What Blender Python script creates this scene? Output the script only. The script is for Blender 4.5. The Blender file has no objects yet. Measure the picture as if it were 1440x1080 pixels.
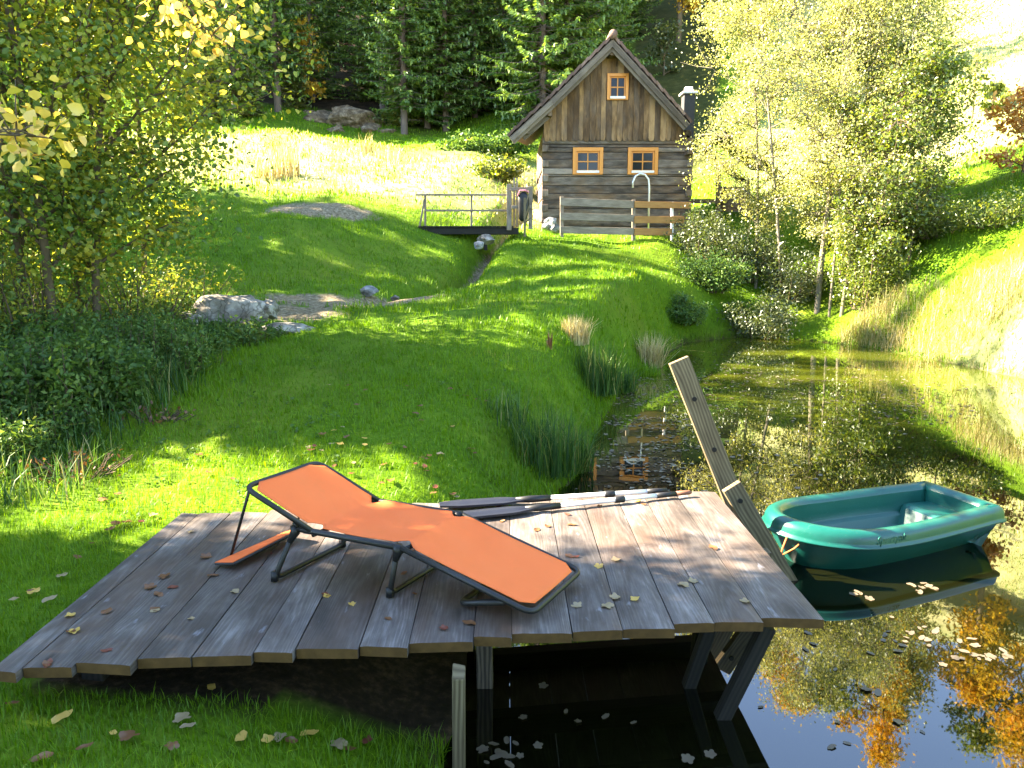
import bpy, math, random
import numpy as np
from mathutils import Vector, Matrix, noise as mnoise

# ------------------------------------------------------------------ camera, sky, sun, exposure
SC = bpy.context.scene
COL = SC.collection
F, PITCH, CZ = 1070.0, math.radians(10.3), 2.31
cam = bpy.data.cameras.new('camera')
camo = bpy.data.objects.new('camera', cam); COL.objects.link(camo)
cam.sensor_width = 36.0; cam.lens = 36.0 * F / 1440.0
cam.clip_start = 0.05; cam.clip_end = 2000
camo.location = (0, 0, CZ); camo.rotation_euler = (math.radians(90) - PITCH, 0, 0)
SC.camera = camo

SUN_EL, SUN_AZ = math.radians(34), math.radians(9)      # azimuth measured from -X towards +Y
to_sun = Vector((-math.cos(SUN_EL) * math.cos(SUN_AZ), math.cos(SUN_EL) * math.sin(SUN_AZ), math.sin(SUN_EL)))
W = bpy.data.worlds.new('World'); SC.world = W; W.use_nodes = True
wn = W.node_tree; wn.nodes.clear()
sky = wn.nodes.new('ShaderNodeTexSky'); sky.sky_type = 'NISHITA'; sky.sun_disc = False
sky.sun_elevation = SUN_EL
sky.sun_rotation = math.atan2(to_sun.x, to_sun.y)
sky.air_density = 0.7; sky.dust_density = 0.0; sky.ozone_density = 2.0
bg = wn.nodes.new('ShaderNodeBackground'); bg.inputs[1].default_value = 0.115
wo = wn.nodes.new('ShaderNodeOutputWorld')
wn.links.new(sky.outputs[0], bg.inputs[0]); wn.links.new(bg.outputs[0], wo.inputs[0])
sl = bpy.data.lights.new('sun', 'SUN'); sl.energy = 5.0; sl.angle = math.radians(0.5); sl.color = (1.0, 0.93, 0.82)
slo = bpy.data.objects.new('sun', sl); COL.objects.link(slo)
slo.rotation_euler = to_sun.to_track_quat('Z', 'Y').to_euler(); slo.location = (-30, 5, 40)
SC.view_settings.view_transform = 'Standard'; SC.view_settings.look = 'None'
SC.view_settings.exposure = 3.75; SC.view_settings.gamma = 1.0
SC.view_settings.use_white_balance = True
SC.view_settings.white_balance_temperature = 7700
SC.view_settings.white_balance_tint = 10
SC.cycles.max_bounces = 7; SC.cycles.transparent_max_bounces = 6
SC.cycles.caustics_reflective = False; SC.cycles.caustics_refractive = False

rng = np.random.default_rng(11)
random.seed(5)

# ------------------------------------------------------------------ pixel -> world helpers (used only to read sizes off the photo)
def ray(px, py):
    x = (px - 720) / F; y = -(py - 540) / F
    return np.array((x, math.cos(PITCH) + y * math.sin(PITCH), -math.sin(PITCH) + y * math.cos(PITCH)))
def onY(px, py, Y):
    d = ray(px, py); t = Y / d[1]; return np.array((d[0] * t, Y, CZ + d[2] * t))
def onZ(px, py, z):
    d = ray(px, py); t = (z - CZ) / d[2]; return np.array((d[0] * t, d[1] * t, z))

# ------------------------------------------------------------------ object helpers
def tag(o, label=None, cat=None, group=None, kind=None):
    if label: o['label'] = label
    if cat: o['category'] = cat
    if group: o['group'] = group
    if kind: o['kind'] = kind
    return o
def thing(name, label, cat, loc=(0, 0, 0), rz=0, group=None):
    o = bpy.data.objects.new(name, None); COL.objects.link(o)
    o.location = [float(c) for c in loc]; o.rotation_euler = (0, 0, rz); o.empty_display_size = 0.2
    return tag(o, label, cat, group)
def link(name, me, mat, parent=None, origin=None, smooth=False):
    o = bpy.data.objects.new(name, me); COL.objects.link(o)
    mats = mat if isinstance(mat, (list, tuple)) else [mat]
    for m in mats: me.materials.append(m)
    if smooth: me.polygons.foreach_set('use_smooth', [True] * len(me.polygons))
    if parent is not None: o.parent = parent
    if origin is not None: o.location = [float(c) for c in origin]
    return o
def kids(o): return [c for c in COL.objects if c.parent == o]
def copy_tree(o, parent=None, cache={}):
    c = o.copy(); COL.objects.link(c)
    if parent is not None: c.parent = parent
    if o.name not in cache: cache[o.name] = kids(o)
    for ch in cache[o.name]: copy_tree(ch, c)
    return c
def wloc(o):
    v = np.zeros(3)
    while o is not None: v = v + np.array(o.location); o = o.parent
    return v

def fast_mesh(name, V, Fa, uv=None):
    V = np.asarray(V, dtype=np.float32); Fa = np.asarray(Fa, dtype=np.int32)
    m, k = Fa.shape
    me = bpy.data.meshes.new(name)
    me.vertices.add(len(V)); me.vertices.foreach_set('co', V.ravel())
    me.loops.add(m * k); me.loops.foreach_set('vertex_index', Fa.ravel())
    me.polygons.add(m); me.polygons.foreach_set('loop_start', np.arange(0, m * k, k, dtype=np.int32))
    me.update(calc_edges=True); me.validate()
    return me

class MB:
    """collects shapes; build() links them as ONE mesh object"""
    def __init__(self): self.v = []; self.f = []; self.uv = []; self.mi = []
    def face(self, idx, uvs=None, mi=0):
        self.f.append(tuple(idx)); self.uv.append(uvs or [(0, 0)] * len(idx)); self.mi.append(mi)
    def add(self, pts):
        n = len(self.v); self.v += [tuple(float(c) for c in p) for p in pts]; return n
    def bar(self, p0, p1, w, h, up=(0, 0, 1), endmi=0, mi=0, twist=None, bend=0.0):
        """squared timber from p0 to p1: w across, h along up"""
        p0 = Vector([float(c) for c in p0]); p1 = Vector([float(c) for c in p1]); d = (p1 - p0); L = d.length; d = d / L
        u = Vector(up); s = d.cross(u)
        if s.length < 1e-4: s = d.cross(Vector((1, 0, 0)))
        s.normalize(); u = s.cross(d).normalized()
        c = [(-1, -1), (1, -1), (1, 1), (-1, 1)]
        n = self.add([p0 + s * a * w / 2 + u * b * h / 2 for a, b in c] + [p1 + s * a * w / 2 + u * b * h / 2 for a, b in c])
        ou, ov = random.random() * 20, random.random() * 20
        for i in range(4):
            j = (i + 1) % 4; ww = w if i % 2 == 0 else h
            v0 = ov + i * .37
            self.face((n + i, n + j, n + 4 + j, n + 4 + i), [(ou, v0), (ou, v0 + ww), (ou + L, v0 + ww), (ou + L, v0)], mi)
        self.face((n + 3, n + 2, n + 1, n), [(ou, ov), (ou + .01, ov + w), (ou + .02, ov + w), (ou + .02, ov)], endmi)
        self.face((n + 4, n + 5, n + 6, n + 7), [(ou, ov), (ou + .01, ov + w), (ou + .02, ov + w), (ou + .02, ov)], endmi)
        return self
    def box(self, lo, hi, mi=0):
        lo = np.array(lo, float); hi = np.array(hi, float); c = (lo + hi) / 2; s = hi - lo
        a = int(np.argmax(s)); ax = [np.array(v, float) for v in ((1, 0, 0), (0, 1, 0), (0, 0, 1))]
        o = [i for i in range(3) if i != a]
        up = ax[o[1]]; return self.bar(c - ax[a] * s[a] / 2, c + ax[a] * s[a] / 2, s[o[0]], s[o[1]], up, mi, mi)
    def tube(self, pts, rad, seg=8, cap=True, mi=0):
        pts = [Vector([float(c) for c in p]) for p in pts]
        if not isinstance(rad, (list, tuple, np.ndarray)): rad = [rad] * len(pts)
        rings = []; prev = None
        for i, p in enumerate(pts):
            d = (pts[min(i + 1, len(pts) - 1)] - pts[max(i - 1, 0)])
            if d.length < 1e-7: d = Vector((0, 0, 1))
            d.normalize()
            if prev is None:
                s = d.cross(Vector((0, 0, 1)))
                if s.length < .05: s = d.cross(Vector((1, 0, 0)))
            else:
                s = prev - d * prev.dot(d)
                if s.length < 1e-4: s = d.cross(Vector((1, 0, 0)))
            s.normalize(); prev = s; u = d.cross(s)
            rings.append(self.add([p + (s * math.cos(2 * math.pi * k / seg) + u * math.sin(2 * math.pi * k / seg)) * rad[i] for k in range(seg)]))
        acc = 0
        for i in range(len(pts) - 1):
            L = (pts[i + 1] - pts[i]).length
            for k in range(seg):
                j = (k + 1) % seg
                self.face((rings[i] + k, rings[i] + j, rings[i + 1] + j, rings[i + 1] + k), [(acc, k * .1), (acc, k * .1 + .1), (acc + L, k * .1 + .1), (acc + L, k * .1)], mi)
            acc += L
        if cap:
            self.face([rings[0] + k for k in range(seg)][::-1], None, mi); self.face([rings[-1] + k for k in range(seg)], None, mi)
        return self
    def prism(self, poly, axis, d0, d1, mi=0):
        """2-D polygon extruded along 'axis' ('x','y','z')"""
        def P(a, b, d): return {'x': (d, a, b), 'y': (a, d, b), 'z': (a, b, d)}[axis]
        n = len(poly); i0 = self.add([P(a, b, d0) for a, b in poly]); i1 = self.add([P(a, b, d1) for a, b in poly])
        o = random.random() * 9; q = random.random() * 9
        uv = [(b + o, a + q) for a, b in poly]
        self.face([i0 + k for k in range(n)], uv, mi); self.face([i1 + k for k in range(n)][::-1], uv[::-1], mi)
        for k in range(n):
            j = (k + 1) % n
            self.face((i0 + j, i0 + k, i1 + k, i1 + j), [uv[j], uv[k], uv[k], uv[j]], mi)
        return self
    def build(self, name, mat, parent=None, origin=None, smooth=False, bevel=0):
        off = wloc(parent) if parent is not None else (np.array(origin, float) if origin is not None else np.zeros(3))
        V = np.array(self.v, float) - off
        me = bpy.data.meshes.new(name); me.from_pydata(V.tolist(), [], self.f)
        ul = me.uv_layers.new(name='UVMap'); flat = [c for f in self.uv for uv in f for c in uv]
        ul.data.foreach_set('uv', flat)
        me.polygons.foreach_set('material_index', self.mi)
        me.update()
        import bmesh
        bm = bmesh.new(); bm.from_mesh(me); bmesh.ops.recalc_face_normals(bm, faces=bm.faces); bm.to_mesh(me); bm.free()
        o = link(name, me, mat, parent, origin, smooth)
        if bevel:
            m = o.modifiers.new('edge', 'BEVEL'); m.width = bevel; m.segments = 2; m.limit_method = 'ANGLE'; m.angle_limit = math.radians(50)
        return o

# ------------------------------------------------------------------ materials
class NT:
    def __init__(self, name):
        self.m = bpy.data.materials.new(name); self.m.use_nodes = True
        self.t = self.m.node_tree; self.t.nodes.clear()
        self.out = self.n('ShaderNodeOutputMaterial')
    def n(self, t, **kw):
        x = self.t.nodes.new(t)
        for k, v in kw.items(): setattr(x, k, v)
        return x
    def l(self, a, b): self.t.links.new(a, b)
    def set(self, sock, v):
        if hasattr(v, 'is_linked') or isinstance(v, bpy.types.NodeSocket): self.l(v, sock)
        else: sock.default_value = v
    def noise(self, vec, scale, detail=4, rough=.55, dist=0.0, out='Fac'):
        x = self.n('ShaderNodeTexNoise'); x.inputs['Scale'].default_value = scale; x.inputs['Detail'].default_value = detail
        x.inputs['Roughness'].default_value = rough; x.inputs['Distortion'].default_value = dist
        if vec is not None: self.l(vec, x.inputs['Vector'])
        return x.outputs[out]
    def ramp(self, fac, stops, interp='LINEAR'):
        x = self.n('ShaderNodeValToRGB'); e = x.color_ramp.elements; x.color_ramp.interpolation = interp
        while len(e) < len(stops): e.new(0.5)
        for el, (p, c) in zip(e, stops): el.position = p; el.color = tuple(c) + (1,) if len(c) == 3 else c
        self.l(fac, x.inputs[0]); return x.outputs[0]
    def mix(self, fac, a, b, blend='MIX'):
        x = self.n('ShaderNodeMix'); x.data_type = 'RGBA'; x.blend_type = blend
        self.set(x.inputs[0], fac)
        for s, v in ((x.inputs[6], a), (x.inputs[7], b)):
            if isinstance(v, tuple): s.default_value = v + (1,) if len(v) == 3 else v
            else: self.l(v, s)
        return x.outputs[2]
    def math(self, op, a, b=0.0, c=None):
        x = self.n('ShaderNodeMath'); x.operation = op
        self.set(x.inputs[0], a); self.set(x.inputs[1], b)
        if c is not None: self.set(x.inputs[2], c)
        return x.outputs[0]
    def rnd(self): return self.n('ShaderNodeNewGeometry').outputs['Random Per Island']
    def obj(self): return self.n('ShaderNodeTexCoord').outputs['Object']
    def pos(self): return self.n('ShaderNodeNewGeometry').outputs['Position']
    def uv(self): return self.n('ShaderNodeTexCoord').outputs['UV']
    def scale(self, vec, s):
        x = self.n('ShaderNodeMapping'); x.inputs['Scale'].default_value = s; self.l(vec, x.inputs['Vector']); return x.outputs[0]
    def bump(self, h, strength=.3, dist=.01):
        x = self.n('ShaderNodeBump'); x.inputs['Strength'].default_value = strength; x.inputs['Distance'].default_value = dist
        self.l(h, x.inputs['Height']); return x.outputs[0]
    def princ(self, color, rough=.6, spec=.5, metal=0.0, normal=None, ior=None, coat=0):
        p = self.n('ShaderNodeBsdfPrincipled')
        if isinstance(color, tuple): p.inputs['Base Color'].default_value = color + (1,)
        else: self.l(color, p.inputs['Base Color'])
        self.set(p.inputs['Roughness'], rough); p.inputs['Specular IOR Level'].default_value = spec; p.inputs['Metallic'].default_value = metal
        if ior: p.inputs['IOR'].default_value = ior
        if coat: p.inputs['Coat Weight'].default_value = coat
        if normal is not None: self.l(normal, p.inputs['Normal'])
        self.l(p.outputs[0], self.out.inputs[0]); self.p = p
        return self.m

def leaf_mat(name, stops, trans=.45, gloss=.03, big=None):
    """leaf: diffuse + translucent, each leaf its own tint; big = (scale, amount) clusters of tint"""
    a = NT(name); r = a.rnd()
    if big:
        nz = a.noise(a.obj(), big[0], 2)
        r = a.math('ADD', a.math('MULTIPLY', r, 1 - big[1]), a.math('MULTIPLY', a.math('MULTIPLY_ADD', nz, 2.2, -.6), big[1]))
    c = a.ramp(r, stops)
    d = a.n('ShaderNodeBsdfDiffuse'); t = a.n('ShaderNodeBsdfTranslucent'); g = a.n('ShaderNodeBsdfGlossy')
    g.inputs['Roughness'].default_value = .45; g.inputs['Color'].default_value = (.8, .85, .8, 1)
    a.l(c, d.inputs[0]); ct = a.mix(1.0, c, (1.25, 1.15, .6), 'MULTIPLY'); a.l(ct, t.inputs[0])
    m1 = a.n('ShaderNodeMixShader'); m1.inputs[0].default_value = trans; a.l(d.outputs[0], m1.inputs[1]); a.l(t.outputs[0], m1.inputs[2])
    m2 = a.n('ShaderNodeMixShader'); m2.inputs[0].default_value = gloss; a.l(m1.outputs[0], m2.inputs[1]); a.l(g.outputs[0], m2.inputs[2])
    a.l(m2.outputs[0], a.out.inputs[0]); return a.m

def wood_mat(name, dark, mid, light, grain=26.0, vary=.5, bump=.25, tint=None, rough=.75, mixw=(.55, .25, .5)):
    """weathered timber: UV u runs along the grain"""
    a = NT(name); uv = a.uv(); r = a.rnd()
    st = a.scale(uv, (1.3, grain, 1)); fine = a.noise(st, 3.0, 6, .65, .3)
    # growth rings: stretched distorted bands
    w = a.n('ShaderNodeTexWave'); w.wave_type = 'BANDS'; w.bands_direction = 'Y'
    w.inputs['Scale'].default_value = 9; w.inputs['Distortion'].default_value = 9; w.inputs['Detail'].default_value = 2; w.inputs['Detail Scale'].default_value = .35
    a.l(a.scale(uv, (.55, 1.5, 1)), w.inputs['Vector'])
    big = a.noise(a.scale(uv, (1.4, 4, 1)), 1.6, 3)
    f = a.math('ADD', a.math('MULTIPLY', fine, mixw[0]), a.math('MULTIPLY', w.outputs['Fac'], mixw[1]))
    f = a.math('ADD', f, a.math('MULTIPLY_ADD', big, mixw[2], -.44 * mixw[2]))
    f = a.math('ADD', f, a.math('MULTIPLY_ADD', r, vary * .5, -vary * .25))
    c = a.ramp(f, [(.22, dark), (.52, mid), (.85, light)])
    if tint: c = a.mix(a.math('MULTIPLY', a.ramp(a.noise(a.scale(uv, (1.1, 3.1, 1)), 1.1, 4), [(.45, (0, 0, 0)), (.7, (1, 1, 1))]), tint[0]), c, tint[1])
    # knots
    v = a.n('ShaderNodeTexVoronoi'); v.inputs['Scale'].default_value = 1.0; v.inputs['Randomness'].default_value = 1
    a.l(a.scale(uv, (1.3, 4.2, 1)), v.inputs['Vector'])
    k = a.ramp(v.outputs['Distance'], [(.05, (1, 1, 1)), (.1, (0, 0, 0))])
    c = a.mix(a.math('MULTIPLY', k, .75), c, tuple(x * .35 for x in dark))
    nb = a.bump(f, bump, .006)
    return a.princ(c, rough, .3, normal=nb)

def deck_wood():
    a = NT('weathered_deck_boards'); uv = a.uv(); r = a.rnd(); sp = a.n('ShaderNodeSeparateXYZ'); a.l(uv, sp.inputs[0])
    u, v = sp.outputs[0], sp.outputs[1]
    vl = a.math('SUBTRACT', a.math('FRACT', v), .5)
    warp = a.noise(a.scale(uv, (1.1, 2.2, 1)), 1.0, 3, .5)
    vo = a.math('ADD', vl, a.math('MULTIPLY_ADD', r, .13, -.065)); vo = a.math('ADD', vo, a.math('MULTIPLY_ADD', a.noise(a.scale(uv, (.8, 0, 1)), 1.0, 2), .09, -.045))
    ph = a.math('ADD', a.math('MULTIPLY', u, 5.0), a.math('MULTIPLY', a.math('MULTIPLY', vo, vo), 620.0))
    ph = a.math('ADD', ph, a.math('MULTIPLY', warp, 9.0))
    ring = a.math('POWER', a.math('MULTIPLY_ADD', a.math('SINE', a.math('MULTIPLY', ph, 3.4)), .5, .5), 1.6)
    fine = a.noise(a.scale(uv, (2.0, 46, 1)), 2.6, 6, .65, .2)
    big = a.noise(a.scale(uv, (1.3, 3.2, 1)), 1.7, 5, .6)
    f = a.math('ADD', a.math('MULTIPLY', fine, .34), a.math('MULTIPLY', ring, .065)); f = a.math('ADD', f, a.math('MULTIPLY', big, .70)); f = a.math('ADD', f, a.math('MULTIPLY', r, .14))
    c = a.ramp(f, [(.33, (.018, .0135, .010)), (.54, (.060, .047, .039)), (.68, (.112, .094, .082)), (.86, (.25, .225, .205))])
    br = a.ramp(a.noise(a.scale(uv, (.9, 2.6, 1)), 1.3, 4), [(.46, (0, 0, 0)), (.68, (1, 1, 1))])
    c = a.mix(a.math('MULTIPLY', br, .6), c, (.085, .048, .030))
    # worn pale spots and brown edges
    ws = a.ramp(a.noise(a.scale(uv, (3, 9, 1)), 1.9, 3), [(.66, (0, 0, 0)), (.78, (.55, .55, .55))]); c = a.mix(ws, c, (.33, .34, .37))
    vv = a.n('ShaderNodeTexVoronoi'); vv.inputs['Scale'].default_value = 1.0; a.l(a.scale(uv, (1.5, 5.0, 1)), vv.inputs['Vector'])
    k = a.ramp(vv.outputs['Distance'], [(.035, (1, 1, 1)), (.085, (0, 0, 0))]); c = a.mix(a.math('MULTIPLY', k, .8), c, (.028, .02, .016))
    return a.princ(c, a.math('MULTIPLY_ADD', big, -.25, .68), .35, normal=a.bump(a.math('ADD', f, a.math('MULTIPLY', ring, .1)), .4, .005))
M = {}
M['deck'] = deck_wood()
M['deck_end'] = None
M['post'] = wood_mat('post_wood', (.07, .050, .026), (.165, .128, .072), (.28, .225, .135), 20, .3, .2)
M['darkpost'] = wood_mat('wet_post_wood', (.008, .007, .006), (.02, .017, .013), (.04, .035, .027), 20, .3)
M['log'] = wood_mat('old_log_wall', (.035, .026, .02), (.125, .10, .08), (.30, .25, .205), 9, .9, .6, (.45, (.24, .13, .055)), .85, (.5, .3, 1.0))
M['board'] = wood_mat('gable_boarding', (.06, .032, .014), (.22, .125, .055), (.42, .26, .125), 10, 1.3, .35, (.5, (.13, .105, .085)), .8, (.5, .3, .9))
M['rail'] = wood_mat('grey_rail_wood', (.11, .085, .062), (.28, .225, .17), (.43, .365, .29), 18, .5)
M['sunrail'] = wood_mat('sunlit_rail_wood', (.22, .10, .03), (.38, .19, .06), (.5, .28, .1), 18, .4)  # sunlight on the right-hand rails is put into this wood colour
M['verge'] = wood_mat('verge_board', (.04, .03, .022), (.14, .11, .08), (.28, .225, .165), 14, .6)

def simple(name, col, rough=.5, spec=.5, metal=0.0, var=.15, scale=8, bump=0.0, coat=0):
    a = NT(name); nz = a.noise(a.obj(), scale, 5)
    c = a.mix(nz, tuple(x * (1 - var) for x in col), tuple(min(1, x * (1 + var)) for x in col))
    rr = a.math('MULTIPLY_ADD', nz, .2, rough - .1)
    return a.princ(c, rr, spec, metal, a.bump(nz, bump, .01) if bump else None, coat=coat)
M['deck_end'] = simple('plank_cut_ends', (.085, .045, .014), .8, .2, 0, .6, 18, .3)
M['ochre'] = simple('ochre_window_paint', (.58, .21, .018), .45)
M['white'] = simple('white_paint', (.72, .70, .66), .5, var=.08)
M['glass'] = NT('window_glass').princ((.012, .012, .014), .06, .22)
M['black'] = simple('black_plastic', (.010, .010, .010), .45, .35)
M['blacktube'] = simple('black_steel_tube', (.011, .010, .009), .45, .4, 0)
M['alu'] = simple('white_aluminium_tube', (.75, .75, .76), .3, .5, .35, .06)
M['grip'] = simple('brown_grip', (.16, .06, .03), .6)
M['metal'] = simple('galvanised_pipe', (.62, .62, .62), .35, .5, .5)
M['bluegrey'] = simple('blue_black_blade', (.012, .014, .022), .45, .3)
M['rope'] = simple('orange_rope', (.5, .13, .03), .8)
M['pink'] = simple('pink_cloth', (.6, .2, .25), .8)
M['concrete'] = simple('chimney_render', (.055, .055, .055), .9, .2, 0, .3, 14, .3)

def fabric():
    a = NT('orange_canvas'); o = a.obj()
    nz = a.noise(o, 3.5, 4); wv = a.noise(a.scale(o, (1, 1, 1)), 420, 1)
    c = a.mix(nz, (.88, .15, .034), (.93, .20, .055)); c = a.mix(a.ramp(a.noise(o, 9, 5, .7), [(.55, (0, 0, 0)), (.75, (.25, .25, .25))]), c, (.7, .18, .05))
    h = a.math('ADD', a.math('MULTIPLY', nz, 1.6), a.math('MULTIPLY', wv, .10)); h = a.math('ADD', h, a.math('MULTIPLY', a.noise(a.scale(o, (1, 1, 1)), 11, 3, .6, 1.2), .5))
    d = a.princ(c, .72, .25, normal=a.bump(h, .25, .012))
    t = a.n('ShaderNodeBsdfTranslucent'); t.inputs[0].default_value = (.85, .2, .03, 1)
    mx = a.n('ShaderNodeMixShader'); mx.inputs[0].default_value = .08
    a.l(a.p.outputs[0], mx.inputs[1]); a.l(t.outputs[0], mx.inputs[2]); a.l(mx.outputs[0], a.out.inputs[0]); return a.m
M['fabric'] = fabric()
def boatmat():
    a = NT('teal_moulded_plastic'); nz = a.noise(a.obj(), 5, 6, .6)
    c = a.mix(nz, (.0, .062, .047), (.002, .095, .072))
    fl = a.noise(a.obj(), 60, 3)
    c = a.mix(a.ramp(fl, [(.62, (0, 0, 0)), (.8, (.35, .35, .35))]), c, (.12, .2, .16))
    m = a.princ(c, a.math('MULTIPLY_ADD', nz, .22, .22), .5, normal=a.bump(a.noise(a.obj(), 24, 2), .06, .01))
    t = a.n('ShaderNodeBsdfTranslucent'); t.inputs[0].default_value = (.0, .28, .2, 1)
    mx = a.n('ShaderNodeMixShader'); mx.inputs[0].default_value = .06
    a.l(a.p.outputs[0], mx.inputs[1]); a.l(t.outputs[0], mx.inputs[2]); a.l(mx.outputs[0], a.out.inputs[0]); return m
M['boat'] = boatmat()
def bark(name, c0, c1, sc=6.0):
    a = NT(name); n1 = a.noise(a.scale(a.obj(), (1, 1, .22)), sc * 3, 6, .65); n2 = a.noise(a.obj(), sc * .5, 3)
    c = a.mix(a.math('ADD', a.math('MULTIPLY', n1, .7), a.math('MULTIPLY', n2, .35)), c0, c1)
    return a.princ(c, .9, .15, normal=a.bump(n1, .7, .02))
M['bark'] = bark('brown_bark', (.03, .023, .015), (.16, .12, .075))
M['sprucebark'] = bark('spruce_bark', (.045, .035, .03), (.22, .17, .14), 3)
M['birchbark'] = bark('birch_bark', (.05, .042, .028), (.26, .23, .17), 4)
def rockmat(name, c0, c1, c2):
    a = NT(name); n1 = a.noise(a.obj(), 3.0, 8, .65); v = a.n('ShaderNodeTexVoronoi'); v.feature = 'DISTANCE_TO_EDGE'
    v.inputs['Scale'].default_value = 3.0; a.l(a.noise(a.obj(), 2, 3, out='Color'), v.inputs['Vector'])
    c = a.ramp(n1, [(.3, c0), (.5, c1), (.68, c2)])
    c = a.mix(a.ramp(v.outputs['Distance'], [(0, (.7, .7, .7)), (.05, (0, 0, 0))]), c, c0)
    return a.princ(c, .9, .2, normal=a.bump(n1, .8, .05))
M['rock'] = rockmat('pale_rock', (.05, .042, .032), (.18, .165, .14), (.36, .34, .31))
M['bankrock'] = rockmat('sandy_boulder', (.05, .034, .018), (.15, .11, .07), (.28, .22, .15))
M['stone'] = rockmat('grey_stone', (.06, .065, .07), (.2, .21, .22), (.42, .42, .42))
def tiles():
    a = NT('brown_roof_tiles'); r = a.rnd(); n1 = a.noise(a.obj(), 6, 5)
    c = a.ramp(a.math('ADD', a.math('MULTIPLY', r, .5), a.math('MULTIPLY', n1, .5)), [(.2, (.06, .036, .028)), (.55, (.15, .09, .07)), (.85, (.26, .18, .14))])
    return a.princ(c, .8, .3, normal=a.bump(n1, .4, .01))
M['tiles'] = tiles()

# leaves
G = lambda *c: c
M['lleaf'] = leaf_mat('left_tree_leaves', [(0, (.045, .10, .035)), (.32, (.09, .165, .038)), (.52, (.19, .25, .035)), (.74, (.40, .37, .05)), (1, (.68, .5, .08))], .45, .025, (.8, .55))
M['yleaf'] = leaf_mat('yellow_leaves', [(0, (.36, .36, .06)), (.4, (.62, .48, .10)), (.85, (.75, .55, .17)), (1, (.6, .3, .06))], .45, .04)
M['birchleaf'] = leaf_mat('birch_leaves', [(0, (.13, .17, .05)), (.5, (.32, .35, .13)), (.85, (.50, .49, .24)), (1, (.6, .54, .32))], .68, .06, (.5, .45))
M['aldleaf'] = leaf_mat('alder_leaves', [(0, (.05, .09, .012)), (.6, (.13, .18, .02)), (1, (.30, .27, .05))], .5, .06, (.5, .4))
M['shrubleaf'] = leaf_mat('willow_shrub_leaves', [(0, (.03, .05, .014)), (.6, (.07, .10, .028)), (1, (.14, .15, .05))], .5, .06, (.9, .4))
M['nettle'] = leaf_mat('nettle_leaves', [(0, (.03, .075, .022)), (.5, (.07, .145, .032)), (.85, (.14, .22, .04)), (1, (.3, .27, .08))], .4, .02, (1.5, .4))
M['needle'] = leaf_mat('spruce_needles', [(0, (.03, .075, .018)), (.5, (.085, .165, .03)), (1, (.22, .31, .05))], .35, .04, (.25, .35))
M['needleb'] = leaf_mat('larch_needles', [(0, (.05, .08, .014)), (.6, (.10, .13, .02)), (1, (.2, .18, .03))], .35, .04, (.3, .35))
M['autumn'] = leaf_mat('autumn_leaves', [(0, (.3, .26, .03)), (.5, (.55, .36, .04)), (.85, (.6, .27, .03)), (1, (.5, .14, .05))], .45, .03, (.25, .6))
M['orange'] = leaf_mat('rusty_leaves', [(0, (.35, .13, .03)), (.6, (.5, .24, .07)), (1, (.6, .4, .18))], .45, .03)
M['grass'] = leaf_mat('grass_blades', [(0, (.05, .125, .003)), (.45, (.095, .215, .005)), (.84, (.165, .29, .010)), (.94, (.26, .32, .03)), (1, (.42, .35, .12))], .4, .02, (.5, .5))
M['hay'] = leaf_mat('dry_grass_blades', [(0, (.2, .26, .06)), (.4, (.36, .37, .14)), (.8, (.52, .47, .26)), (1, (.6, .54, .36))], .35, .03, (.5, .3))
M['rush'] = leaf_mat('rush_blades', [(0, (.02, .065, .014)), (.6, (.05, .12, .022)), (.9, (.11, .18, .035)), (1, (.34, .29, .12))], .3, .02)
M['straw'] = leaf_mat('straw_blades', [(0, (.2, .2, .06)), (.4, (.45, .36, .17)), (1, (.66, .56, .36))], .35, .04)
M['bankstraw'] = leaf_mat('bank_straw_blades', [(0, (.09, .12, .025)), (.35, (.24, .24, .08)), (.75, (.42, .35, .18)), (1, (.55, .46, .28))], .35, .02, (.8, .5))
M['brownleaf'] = leaf_mat('fallen_brown_leaf', [(0, (.08, .035, .016)), (.5, (.16, .065, .025)), (1, (.24, .11, .045))], .2, .05)
M['redleaf'] = leaf_mat('fallen_red_leaf', [(0, (.14, .03, .022)), (1, (.2, .06, .03))], .2, .05)
M['tanleaf'] = leaf_mat('fallen_tan_leaf', [(0, (.24, .16, .08)), (1, (.38, .29, .16))], .25, .05)
M['goldleaf'] = leaf_mat('fallen_gold_leaf', [(0, (.5, .28, .05)), (1, (.6, .40, .10))], .25, .05)
M['paleleaf'] = leaf_mat('pale_wet_leaf', [(0, (.05, .035, .02)), (.5, (.11, .085, .055)), (1, (.24, .2, .14))], .2, .06)

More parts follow.
